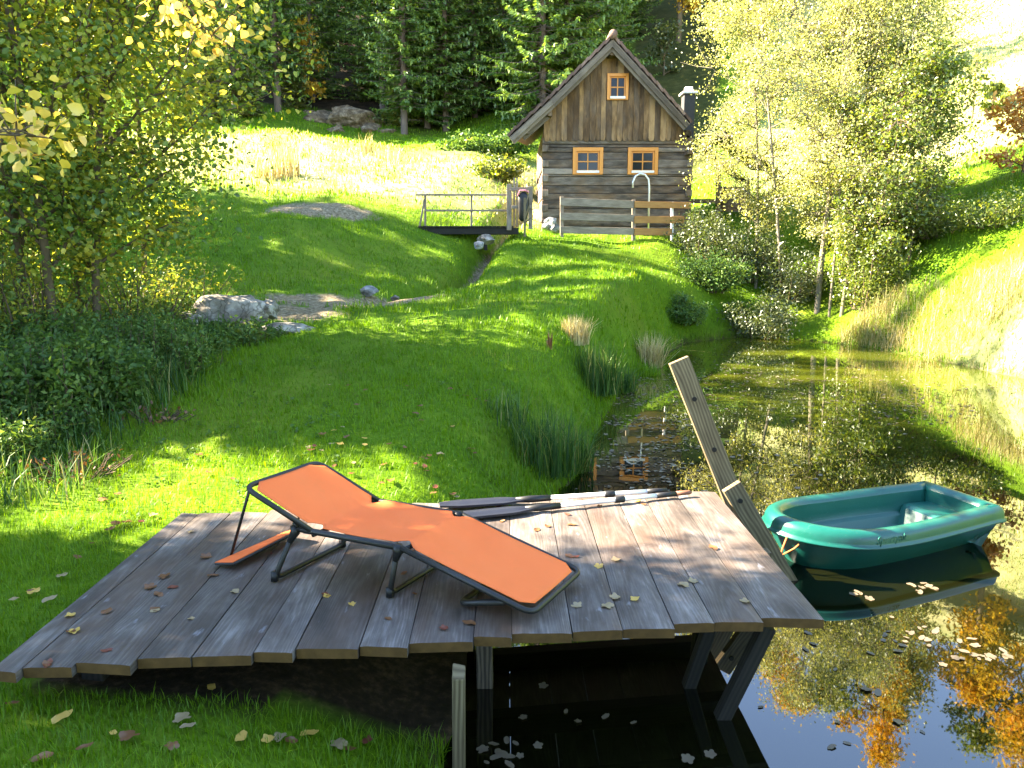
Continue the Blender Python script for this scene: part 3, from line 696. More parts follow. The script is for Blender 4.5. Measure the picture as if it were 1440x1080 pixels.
def build_gate():
    Y = 22.1; t = thing('wooden_gate', 'rickety grey wooden gate between two posts at the bridge end', 'gate', onY(732, 325, Y))
    for x, y0, y1, w in ((716, 259, 324, .14), (746, 262, 322, .12)):
        p = MB(); p.bar(onY(x, y1, Y), onY(x, y0, Y), w, .12, (0, 1, 0)); p.build('post', M['rail'], t, bevel=.006)
    p = MB(); p.bar(onY(738, 333, Y - .7), onY(738, 278, Y - .7), .06, .06, (0, 1, 0)); p.build('stake', M['post'], t, bevel=.005)
    
    for pa, pb in (((717, 266), (746, 265)), ((719, 291), (748, 291))): q = MB(); q.bar(onY(*pa, Y - .08), onY(*pb, Y - .08), .04, .09); q.build('gate_rail', M['rail'], t, bevel=.005)
    for a, b in (((738, 290), (744, 272)), ((738, 308), (744, 290)), ((738, 314), (747, 306))):
        r = MB(); r.bar(onY(*a, Y - .66), onY(*b, Y - .66), .035, .07, (0, 1, 0)); r.build('slat', M['post'], t)
    for x in (723, 727):
        r = MB(); r.bar(onY(x, 318, Y + .3), onY(x, 250, Y + .3), .05, .05, (0, 1, 0)); r.build('pale', M['rail'], t)
    b = thing('cloth_bundle', 'black cloth bundle with a pink top edge hanging on the gate', 'bundle', onY(736, 300, Y - .14))
    m = MB(); c = onY(736, 281, Y - .14)
    m.tube([c + np.array((0, 0, .22)), c + np.array((0, 0, .12)), c + np.array((.01, 0, -.1)), c + np.array((.0, 0, -.32)), c + np.array((-.02, 0, -.52)), c + np.array((-.02, 0, -.6))], [.05, .15, .17, .15, .12, .04], 10)
    for i, v in enumerate(m.v): m.v[i] = (v[0], c[1] + (v[1] - c[1]) * .35, v[2])
    m.build('bundle_body', M['black'], b, smooth=True)
    s = MB(); s.tube([c + np.array((-.16, -.03, .1)), c + np.array((-.1, -.03, .25)), c + np.array((.05, -.03, .26)), c + np.array((.15, -.03, .2))], .025, 6); s.build('pink_edge', M['pink'], b, smooth=True)
build_gate()
def build_pipe():
    Y = 22.9; P = [(912, 330), (913, 262), (912, 252), (907, 245.5), (900, 244), (893.5, 248), (890, 256), (890, 264)]
    m = MB(); m.tube([onY(a, b, Y) for a, b in P], .03, 8)
    tag(m.build('water_pipe', M['metal'], None, onY(912, 330, Y), True), 'pale metal pipe curved over like a crook behind the fence', 'pipe')
build_pipe()
def build_shelter():
    Y = 25; b = onY(1030, 300, Y); t = thing('open_shed', 'small open timber shed with a sloping dark roof beside the hut', 'shed', b)
    A, B = onY(1018, 192, Y), onY(1086, 240, Y); C_, D = onY(988, 212, Y + .1), onY(1046, 256, Y + .1)
    r = MB()
    for k in range(9):
        f = k / 8; p = A + (B - A) * f; r.bar((p[0], Y - .5, p[2] - .02), (p[0] + .02, Y + 2.6, p[2] + .35), .24, .05, (.55, 0, .8))
    r.build('roof', M['verge'], t)
    q = MB(); q.bar(C_, D, .05, .2, (0, 0, 1)); q.bar(A + np.array((-.5, .1, -.2)), A + np.array((.15, .1, .15)), .05, .2); q.build('bargeboard', M['darkpost'], t)
    for x, y0 in ((1010, 222), (1051, 252)):
        for dy in (0, 2.0):
            p = MB(); p.bar(onY(x, 306, Y + dy), onY(x, y0, Y + dy), .14, .14, (0, 1, 0)); p.build('post', M['post'], t, bevel=.008)
    w = MB(); w.bar(onY(972, 283, Y), onY(1010, 283, Y), .05, .14); w.bar(onY(1010, 280, Y + .4), onY(1051, 280, Y + .4), .08, .8); w.build('low_wall', M['log'], t)
build_shelter()

# ------------------------------------------------------------------ rocks
def rock(name, label, c, sc, seed, mat, group=None, rz=0, cuts=15, sub=4):
    import bmesh
    bm = bmesh.new(); bmesh.ops.create_icosphere(bm, subdivisions=sub, radius=1)
    r = np.random.default_rng(seed); V = np.array([v.co[:] for v in bm.verts])
    for _ in range(cuts):
        n = unit(r.normal(size=3)); d = r.uniform(.55, .85); k = V @ n; V = V - np.outer(np.maximum(k - d, 0) * .97, n)
    for i, v in enumerate(bm.verts):
        p = Vector(V[i]); q = p * 1.7 + Vector((seed * 3.1, 0, 0)); p = p * (1 + .16 * mnoise.noise(q) + .10 * mnoise.noise(q * 2.7) + .05 * mnoise.noise(q * 6))
        v.co = (p.x * sc[0], p.y * sc[1], p.z * sc[2])
    me = bpy.data.meshes.new(name); bm.to_mesh(me); bm.free()
    o = link(name, me, mat, None, c, False); o.rotation_euler = (random.uniform(-.1, .1), random.uniform(-.1, .1), rz)
    return tag(o, label, 'rock', group)
def rk(px, py, Y, *a, **k):
    p = onY(px, py, Y); return p
gR = 'pale rocks beside the ditch'
rock('boulder', 'largest pale cracked boulder at the edge of the dark bushes', onY(326, 436, 11.6), (.62, .45, .31), 3, M['rock'], gR, .1)
rock('boulder', 'pale upright boulder touching the right end of the largest boulder', onY(376, 436, 11.7), (.19, .2, .17), 9, M['rock'], gR, .5)
rock('boulder', 'low white flat-faced boulder half hidden by leaves left of the largest boulder', onY(272, 448, 11.3), (.22, .2, .14), 14, M['rock'], gR, .9)
rock('boulder', 'long flat pale slab of rock lying in the grass in front of the other boulders', onY(398, 463, 11.0), (.50, .2, .10), 21, M['rock'], gR, .35)
rock('boulder', 'squat pale boulder tucked between the largest boulder and the flat slab', onY(352, 464, 11.2), (.16, .15, .13), 26, M['rock'], gR, .2)
for i, (px, py, Y, s, lb) in enumerate([(492, 172, 44.5, (2.0, 1.2, .95), 'largest rough sandy rock at the forest edge above the meadow'), (452, 170, 45, (1.4, 1.0, .6), 'sandy rock just left of the largest sandy rock'), (524, 184, 43.5, (1.3, .9, .55), 'low sandy rock right of the largest sandy rock'),
                                        (470, 186, 43, (.9, .7, .35), 'small sandy rock in front of the sandy rocks'), (430, 164, 46, (1.0, .8, .5), 'outermost left sandy rock under the spruces'), (545, 190, 43, (.8, .7, .3), 'smallest sandy rock next to the sunlit trunk')]):
    rock('sandy_rock', lb, onY(px, py, Y), s, 31 + i * 2, M['bankrock'], 'sandy rocks at the forest edge', -.2 + i * .7, 12)
for i, (px, py, Y, s, lb) in enumerate([(684, 337, 21.3, .22, 'pale stone in the stream right under the footbridge post'), (674, 345, 20.9, .16, 'dark wet stone in the stream just below the footbridge'), (627, 413, 17, .1, 'small white stone at the lower end of the stream'),
                                    (520, 410, 15.3, .16, 'grey stone on the bare gravel left of the stream'), (556, 419, 15.2, .1, 'small pale stone between the gravel and the stream end')]):
    rock('stream_stone', lb, onY(px, py, Y), (s * 1.2, s, s * .7), 40 + i, M['rock'] if i in (0, 2, 4) else M['stone'], 'stones in the stream', i, 7, 3)
for i, (px, py, s, lb) in enumerate([(775, 312, .17, 'blue grey stone leaning on the hut corner behind the fence end'), (781, 321, .18, 'pale flat stone at the foot of the left fence post'), (768, 318, .12, 'smallest grey stone by the hut corner')]):
    rock('stone_block', lb, onY(px, py, 23.2), (s * 1.3, s, s), 60 + i, M['stone'], 'stones at the hut corner', i, 8, 3)

# ------------------------------------------------------------------ deck
FX = [-2.13, -2.01, -1.81, -1.57, -1.35, -1.1, -.93, -.66, -.45, -.17, .0, .27, .5, .74, .93, 1.16, 1.45]
DT = .61
def yfront(x): return 2.83 + (x + 2.08) / (1.45 + 2.08) * .47
def yback(x): return 4.68 + (x + 2.09) / (1.43 + 2.09) * .47
FJ = [.0, .02, .0, .03, .015, .0, .01, -.02, .0, .015, .02, .0, -.01, .015, -.01, .0]
def build_deck():
    t = thing('bathing_deck', 'weathered grey plank deck reaching from the grass bank out over the pond', 'deck', (-.3, 4.0, 0))
    m = MB()
    for i, (a, b) in enumerate(zip(FX, FX[1:])):
        c = (a + b) / 2; y0 = yfront(c) + FJ[i] * .6; y1 = yback(c) + random.uniform(-.02, .02)
        z0, z1 = DT - .024 + random.uniform(-.004, .004), DT - .024 + random.uniform(-.004, .004)
        k = 5
        # each plank: a slightly cupped, slightly wavy board
        P = [(c - .0086 * (y - 3.05) + random.uniform(-.0015, .0015), y, z0 + (z1 - z0) * j / k) for j, y in enumerate(np.linspace(y0, y1, k + 1))]
        w = (b - a) / 2 - random.uniform(.0016, .003); ou, ov = random.random() * 20, random.randint(0, 30) + .5 - w; th = .046; L = y1 - y0
        sk = random.uniform(-.012, .012)
        nx = 6; xs = np.linspace(-1, 1, nx + 1)
        rows = []
        for j, p in enumerate(P):
            top = m.add([(p[0] + w * q, p[1] + (sk * q if j in (0, k) else 0), p[2] + th / 2 - .0045 * abs(q) ** 8 * 1.0 + .0022 * q * q) for q in xs])
            bot = m.add([(p[0] + w * q, p[1] + (sk * q if j in (0, k) else 0), p[2] - th / 2) for q in (-1, 1)])
            rows.append((top, bot))
        for j in range(k):
            (t0, b0), (t1, b1) = rows[j], rows[j + 1]; ua, ub = ou + L * j / k, ou + L * (j + 1) / k
            for q in range(nx):
                va, vb = ov + w * 2 * q / nx, ov + w * 2 * (q + 1) / nx
                m.face((t0 + q, t0 + q + 1, t1 + q + 1, t1 + q), [(ua, va), (ua, vb), (ub, vb), (ub, va)])
            m.face((b0, b1, b1 + 1, b0 + 1), [(ua, ov), (ub, ov), (ub, ov + .2), (ua, ov + .2)])
            m.face((t0, t1, b1, b0), [(ua, ov), (ub, ov), (ub, ov + .04), (ua, ov + .04)]); m.face((t0 + nx, b0 + 1, b1 + 1, t1 + nx), [(ua, ov), (ua, ov + .04), (ub, ov + .04), (ub, ov)])
        for (tt, bb) in (rows[0], rows[-1]):
            m.face([tt + q for q in range(nx + 1)] + [bb + 1, bb], [(ou + .01 * q, ov + w * 2 * q / nx) for q in range(nx + 1)] + [(ou + .05, ov + 2 * w), (ou + .05, ov)], 1)
    m.build('decking', [M['deck'], M['deck_end']], t)
    for off in (.42, 1.0, 1.7):
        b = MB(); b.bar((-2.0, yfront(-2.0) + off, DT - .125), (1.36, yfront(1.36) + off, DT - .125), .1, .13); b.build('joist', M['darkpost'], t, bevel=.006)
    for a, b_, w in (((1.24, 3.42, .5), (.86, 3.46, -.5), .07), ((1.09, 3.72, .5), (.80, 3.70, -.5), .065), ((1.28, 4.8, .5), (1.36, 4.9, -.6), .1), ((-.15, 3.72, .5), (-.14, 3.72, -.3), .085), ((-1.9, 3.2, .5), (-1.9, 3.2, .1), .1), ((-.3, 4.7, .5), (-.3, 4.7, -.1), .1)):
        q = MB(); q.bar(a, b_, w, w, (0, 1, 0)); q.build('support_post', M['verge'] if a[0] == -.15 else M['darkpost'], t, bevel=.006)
build_deck()

def stake():
    m = MB(); b = onZ(644, 1085, .03); b[1] += .03
    top = onY(645, 940, b[1] - .03); w = .055
    X0, Y0 = b[0], b[1]
    n = m.add([(X0 - w / 2, Y0 - w / 2, -.25), (X0 + w / 2, Y0 - w / 2, -.25), (X0 + w / 2, Y0 + w / 2, -.25), (X0 - w / 2, Y0 + w / 2, -.25),
               (top[0] - w / 2, Y0 - w / 2 - .03, top[2] - .035), (top[0] + w / 2, Y0 - w / 2 - .03, top[2] - .035), (top[0] + w / 2, Y0 + w / 2 - .03, top[2]), (top[0] - w / 2, Y0 + w / 2 - .03, top[2] + .012)])
    for f in [(0, 1, 5, 4), (1, 2, 6, 5), (2, 3, 7, 6), (3, 0, 4, 7), (3, 2, 1, 0)]: m.face([n + k for k in f], [(0, .3), (0, .36), (.6, .36), (.6, .3)] if f != (3, 2, 1, 0) else None)
    m.face([n + 4, n + 5, n + 6, n + 7], [(0, 0), (.01, 0), (.01, .05), (0, .05)])
    tag(m.build('wooden_stake', M['post'], None, (X0, Y0, 0), bevel=.005), 'weathered square wooden stake with slanted top standing in front of the deck', 'stake')
stake()

# leaning ladder at the far right corner of the deck
def ladder():
    t = thing('swimming_ladder', 'leaning wooden ladder with one tall and one short side board at the deck corner', 'ladder', (1.6, 5.1, 0))
    a, b = onY(954, 506, 5.32), onY(1031, 702, 5.32); d = (b - a); e = a + d * 2.1
    m = MB(); m.bar(a, e, .145, .045, (0, -1, .2)); m.build('tall_side_board', M['post'], t, bevel=.004)
    a2, b2 = onY(1028, 683, 5.02), onY(1068, 752, 5.02); d2 = (b2 - a2); e2 = a2 + d2 * 2.2
    m = MB(); m.bar(a2, e2, .135, .05, (0, -1, .2)); m.build('short_side_board', M['post'], t, bevel=.004)
    for f in (1.25, 1.7):
        m = MB(); p = a + d * f; m.bar(p, p + np.array((.0, -.42, .0)), .09, .035, (0, 0, 1)); m.build('rung', M['post'], t)
    for p, s in ((a + d * .27, 5.28), (a + d * .63, 5.28)):
        m = MB(); m.tube([p + np.array((0, -.015, 0)), p + np.array((0, -.034, .0))], .017, 10); m.build('bolt', M['darkpost'], t)
    m = MB(); p = a2 + d2 * .28; m.tube([p + np.array((0, -.018, 0)), p + np.array((0, -.036, 0))], .017, 10); m.build('bolt', M['darkpost'], t)
ladder()

# ------------------------------------------------------------------ lounger
def lounger():
    t = thing('sun_lounger', 'orange folding sun lounger with black tube frame and raised head section on the deck', 'sun lounger', (-.5, 3.7, DT))
    Wv = np.array((.262, .462, 0.0))
    N = [np.array(p) for p in ((-1.375, 3.75, 1.09), (-1.01, 3.66, .885), (-.535, 3.45, .885), (.09, 3.20, .672))]
    Wl = np.linalg.norm(Wv)
    def pt(s, q, lift=0):   # s: 0..3 along, q: 0..1 across
        i = min(int(s), 2); f = s - i; p = N[i] + (N[i + 1] - N[i]) * f + Wv * q; p = p.copy(); p[2] += lift; return p
    # canvas with cut corners at the ends and at the hinges
    def inset(s):
        v = 0.0
        for c, dep, ln in ((0, .15, .13), (1, .10, .09), (2, .10, .08), (3, .12, .09)):
            v = max(v, dep * max(0, 1 - abs(s - c) / ln) ** .7) if abs(s - c) < ln else v
        return v
    ss = sorted(set([round(x, 4) for x in np.linspace(.035, 2.972, 76)] + [1, 2])); nq = 18
    V = []; Fc = []
    for s in ss:
        e = .034 + inset(s)
        for k in range(nq + 1):
            q = e + (1 - 2 * e) * k / nq
            sag = -.016 * math.sin(math.pi * q) * (abs(math.sin(math.pi * s)) ** .6 * .8 + .2)
            edge = -.010 * max(0, 1 - min(q, 1 - q) / .03) if inset(s) < .002 else 0
            wr = .004 * math.sin(q * 19 + s * 7) * math.sin(math.pi * min(1, s / 3))
            p = pt(s, q, .016 + sag + edge + wr)
            p = p + (N[1] - N[0]) / np.linalg.norm(N[1] - N[0]) * (0)
            V.append(p)
    for i in range(len(ss) - 1):
        for k in range(nq): a = i * (nq + 1) + k; Fc.append((a, a + 1, a + nq + 2, a + nq + 1))
    base = wloc(t); me = bpy.data.meshes.new('canvas'); me.from_pydata((np.array(V) - base).tolist(), [], Fc); me.update()
    o = link('canvas', me, M['fabric'], t, smooth=True); sm = o.modifiers.new('thick', 'SOLIDIFY'); sm.thickness = .003; sm.offset = 0
    r = .0145
    def rounded(pts, rad=.06, n=5):
        out = []
        for i, p in enumerate(pts):
            if i in (0, len(pts) - 1): out.append(p); continue
            a = pts[i - 1] - p; b = pts[i + 1] - p; la, lb = np.linalg.norm(a), np.linalg.norm(b); rr = min(rad, la * .45, lb * .45)
            A, B = p + a / la * rr, p + b / lb * rr
            for k in range(n + 1): f = k / n; out.append((1 - f) ** 2 * A + 2 * f * (1 - f) * p + f * f * B)
        return out
    m = MB(); m.tube(rounded([pt(1.0, 0), pt(0, 0), pt(0, 1), pt(1.0, 1)], .065, 7), r, 10); m.build('head_frame', M['blacktube'], t, smooth=True)
    ext = (N[1] - N[2]) * .24
    m = MB()
    for q in (0, 1): m.tube([pt(1, q) + ext, pt(1, q), pt(1.5, q), pt(2, q)], r * 1.1, 10)
    m.tube([pt(1.0, 0, -.02), pt(1.0, 1, -.02)], r * .8, 8); m.tube([pt(2, 0, -.022), pt(2, 1, -.022)], r * .8, 8)
    m.build('seat_frame', M['blacktube'], t, smooth=True)
    m = MB(); m.tube(rounded([pt(2, 0), pt(3, 0), pt(3, 1), pt(2, 1)], .06, 7), r, 10); m.build('foot_frame', M['blacktube'], t, smooth=True)
    def uleg(tn, tf, fn, ff, name='leg'):
        m = MB(); m.tube(rounded([tn, fn, ff, tf], .05, 6), r, 10); m.build(name, M['blacktube'], t, smooth=True)
        for p in (tn, tf):
            g = MB(); g.tube([p + np.array((0, 0, .012)), p + np.array((0, 0, -.02)), p + (fn - tn) * .28], [.024, .026, .015], 8); g.build('leg_bracket', M['black'], t, smooth=True)
        for p in (fn, ff):
            g = MB(); g.tube([p + np.array((0, 0, -.012)), p + np.array((0, 0, .035))], [.021, .019], 8); g.build('foot_cap', M['black'], t, smooth=True)
    zf = DT + .018
    uleg(pt(1, 0) + ext * .9, pt(1, 1) + ext * .9, np.array((-1.22, 3.67, zf)), np.array((-.97, 4.12, zf)))
    uleg(pt(1.97, 0), pt(1.97, 1), np.array((-.60, 3.49, zf)), np.array((-.34, 3.95, zf)))
    # folded end leg lying under the foot section
    m = MB(); m.tube(rounded([pt(2.80, 0, -.01), np.array((-.25, 3.39, DT + .02)), np.array((.0, 3.84, DT + .02)), pt(2.80, 1, -.01)], .05, 6), r * 1.1, 10); m.build('end_leg', M['blacktube'], t, smooth=True)
    # strut that carries the head section, and the face cushion hanging at its foot
    A = np.array((-1.60, 3.84, DT + .022)); B = A + Wv * .95
    S0, S1 = pt(.03, .04, -.01), A + np.array((.06, .10, .01))
    
    for e0, e1 in ((S0, S1), (S0 + Wv * .92, S1 + Wv * .9)): m = MB(); m.tube([e0, e1], .008, 8); m.build('head_strut', M['blacktube'], t, smooth=True)
    
    for q in (0, 1): m = MB(); m.tube([pt(.72, q, -.02), pt(1, q) + ext * .7], .009, 8); m.build('ratchet', M['black'], t, smooth=True)
    C_, D = B + np.array((.12, -.05, .045)), A + np.array((.12, -.03, .012))
    m = MB(); m.tube(rounded([D, A, B, C_, D], .03), .008, 8); fr = m.build('shade_frame', M['blacktube'], t, smooth=True)
    m = MB(); nrm = np.array((0, 0, .006)); i0 = m.add([A + (D - A) * .08 + nrm, B + (C_ - B) * .08 + nrm, B + (C_ - B) * .92 + nrm, A + (D - A) * .92 + nrm])
    m.face((i0, i0 + 1, i0 + 2, i0 + 3)); fo = m.build('shade_cloth', M['fabric'], fr); fo.modifiers.new('thick', 'SOLIDIFY').thickness = .004
lounger()

# ------------------------------------------------------------------ oars
def oar(label, p0, p1, wood):
    p0 = np.array(p0); p1 = np.array(p1); d = p1 - p0; L = np.linalg.norm(d); d /= L; s = np.array((-d[1], d[0], 0)); up = np.array((0, 0, 1.))
    t = thing('oar', label, 'oar', p0 + d * L / 2)
    def P(f): return p0 + d * L * f
    b = MB(); n = 14; rows = []
    for i in range(n + 1):
        f = i / n; w = .062 * min(1, (.55 + 2.2 * f)) * (1 - max(0, f - .75) / .25 * .72); rows.append(b.add([P(f * .34) + s * w * q + up * (.006 + .012 * (1 - abs(q)) ** 1.0 * (1 if abs(q) < .2 else .25)) for q in (-1, -.6, -.18, 0, .18, .6, 1)] + [P(f * .34) + s * w * q - up * .008 for q in (1, -1)]))
    for i in range(n):
        for k in range(9): j = (k + 1) % 9; b.face((rows[i] + k, rows[i] + j, rows[i + 1] + j, rows[i + 1] + k))
    b.face([rows[0] + k for k in range(9)]); b.face([rows[-1] + k for k in range(9)][::-1])
    b.build('blade', M['bluegrey'], t, smooth=False)
    m = MB(); m.tube([P(.30), P(.36), P(.44)], [.019, .024, .021], 12); m.build('sleeve', M['black'], t, smooth=True)
    m = MB(); m.tube([P(.43), P(.90)], .0165, 12); m.build('shaft', M['alu'], t, smooth=True)
    m = MB(); m.tube([P(.665), P(.667), P(.705), P(.707)], [.018, .023, .023, .018], 12); m.build('collar', M['black'], t, smooth=True)
    m = MB(); m.tube([P(.845), P(.93)], [.019, .018], 12); m.build('grip', M['black'], t, smooth=True)
    if wood:
        m = MB(); m.tube([P(.93), P(.99), P(1.0)], [.017, .016, .010], 12); m.build('handle_end', M['grip'], t, smooth=True)
oar('nearer oar with white shaft and brown handle end lying behind the lounger', onZ(628, 727, DT + .03), onZ(972, 692, DT + .03), True)
oar('farther oar with white shaft and all-black grip lying at the deck edge', onZ(618, 710, DT + .035), onZ(960, 688, DT + .035), False)

# ------------------------------------------------------------------ boat
def boat():
    bow = np.array((1.90, 5.27)); st = np.array((3.72, 5.97)); ax = st - bow; L = np.linalg.norm(ax); ax /= L; pr = np.array((ax[1], -ax[0]))   # pr points to the viewer
    t = thing('rowing_boat', 'small teal moulded plastic rowing boat floating on the pond right of the deck', 'boat', ((bow + st) / 2)[0:2].tolist() + [0.0])
    Hh = lambda u: .47 * (np.clip(u / .34, 0, 1) ** .5 if u < .34 else 1) * (1 - .16 * max(0, (u - .45) / .55) ** 1.6)
    half = []
    us = np.concatenate([(1 - np.cos(np.linspace(0, np.pi / 2, 16))) * .34, np.linspace(.36, .90, 16)])
    for u in us:
        w = .47 * math.sqrt(max(0, 1 - (1 - min(u, .34) / .34) ** 2)) * (1 - .18 * max(0, (u - .42) / .58) ** 1.5); half.append((u * L, w))
    # rounded transom corners
    w0 = half[-1][1]; R = .1
    cx, cw = L - R, w0 - R * .9
    for a in np.linspace(0, math.pi / 2, 7)[1:]: half.append((cx + R * math.sin(a), cw + (w0 - cw) * math.cos(a)))
    for k in (.66, .33, 0): half.append((L + .008 * (1 - k), cw * k))
    out = half + [(a, -b) for a, b in half[-2:0:-1]]
    O = np.array(out); n = len(O)
    T = np.roll(O, -1, 0) - np.roll(O, 1, 0); Nn = unit(np.c_[-T[:, 1], T[:, 0]])       # inward or outward?
    cen = np.array((L * .55, 0)); sgn = np.sign(((cen - O) * Nn).sum(1)); Nn = Nn * np.where(sgn == 0, 1, sgn)[:, None]
    def ring(inset, z, sheer=1.0):
        Q = O + Nn * inset
        Q[:, 1] = np.where(np.abs(O[:, 1]) > 0, Q[:, 1], 0)
        zz = z + sheer * (.05 * np.clip(1 - O[:, 0] / (L * .5), 0, 1) ** 2 + .03 * np.clip(O[:, 0] / L - .5, 0, 1))
        return np.c_[bow[0] + ax[0] * Q[:, 0] + pr[0] * Q[:, 1], bow[1] + ax[1] * Q[:, 0] + pr[1] * Q[:, 1], zz]
    hull = [(.26, -.12, 0), (.21, -.04, .1), (.155, .03, .3), (.095, .11, .7), (.05, .195, 1)]
    rim = [(.05, .195, 1), (.012, .198, 1), (.0, .205, 1), (.0, .216, 1), (.014, .222, 1), (.018, .24, 1), (.022, .27, 1), (.035, .297, 1), (.06, .315, 1), (.09, .322, 1), (.12, .316, 1), (.142, .300, 1), (.153, .28, 1)]
    inner = [(.153, .28, 1), (.165, .20, .8), (.172, .135, .4), (.178, .128, .2), (.215, .122, .1), (.222, .115, 0), (.235, .055, 0), (.25, .045, 0), (.30, .042, 0)]
    def loft(prof, name, close=False, par=None):
        m = MB(); R_ = [m.add(ring(*p)) for p in prof]
        for a, b in zip(R_, R_[1:]):
            for k in range(n): j = (k + 1) % n; m.face((a + k, a + j, b + j, b + k))
        if close == 'bottom': m.face([R_[0] + k for k in range(n)])
        if close == 'top': m.face([R_[-1] + k for k in range(n)])
        o = m.build(name, M['boat'], t, smooth=True); return o
    loft(hull, 'hull', 'bottom'); loft(rim, 'rim'); loft(inner, 'cockpit', 'top')
    # stern seats: two triangular corner lockers and a low thwart between
    def W3(a, b, z): return (bow[0] + ax[0] * a + pr[0] * b, bow[1] + ax[1] * a + pr[1] * b, z)
    m = MB(); wi = .24
    top = [(L - .12, wi), (L - .12, -wi), (L - .40, -wi * 1.12), (L - .40, wi * 1.12)]; bot = [(L - .12, wi * .8), (L - .12, -wi * .8), (L - .52, -wi), (L - .52, wi)]
    i = m.add([W3(a, b, .20) for a, b in top] + [W3(a, b, .03) for a, b in bot])
    for f in [(0, 1, 2, 3), (3, 2, 6, 7), (2, 1, 5, 6), (0, 3, 7, 4)]: m.face([i + k for k in f])
    m.build('stern_seat', M['boat'], t, bevel=.03)
    # embossed lettering on the rim
    def text(s, size, u, z, tilt, name):
        cu = bpy.data.curves.new(name, 'FONT'); cu.body = s; cu.size = size; cu.extrude = .003; cu.shear = .35; cu.align_x = 'CENTER'
        o = bpy.data.objects.new(name, cu); COL.objects.link(o); o.data.materials.append(M['boat']); o.parent = t
        k = int(np.argmin(np.abs(O[:, 0] - u * L) + (O[:, 1] < 0) * 9)); tg = unit(O[(k + 1) % n] - O[k - 1]); 
        X = np.array((ax[0] * tg[0] + pr[0] * tg[1], ax[1] * tg[0] + pr[1] * tg[1], 0)); X = X if X @ np.array((ax[0], ax[1], 0)) > 0 else -X
        out_ = np.cross(X, (0, 0, 1.)); Zn = unit(out_ * math.cos(tilt) + np.array((0, 0, 1)) * math.sin(tilt)); Yn = np.cross(Zn, X)
        p = ring(.021, z)[k] + Zn * .001
        mt = Matrix(((X[0], Yn[0], Zn[0], p[0]), (X[1], Yn[1], Zn[1], p[1]), (X[2], Yn[2], Zn[2], p[2]), (0, 0, 0, 1)))
        me = bpy.data.meshes.new_from_object(o); bpy.data.objects.remove(o); o = bpy.data.objects.new(name, me); COL.objects.link(o); o.parent = t
        o.matrix_local = Matrix.Translation(-Vector(wloc(t).tolist())) @ mt
    text('Sportyak', .075, .33, .243, .16, 'embossed_lettering')
    r = MB(); r.tube([W3(.02, .13, .26), W3(-.015, .14, .2), W3(-.02, .12, .12), W3(.01, .10, .02), W3(.02, .10, -.1)], .007, 6); r.tube([W3(-.02, .12, .12), W3(.03, .2, .2), W3(.05, .22, .235)], .006, 6)
    r.build('mooring_rope', M['rope'], t, smooth=True)
boat()

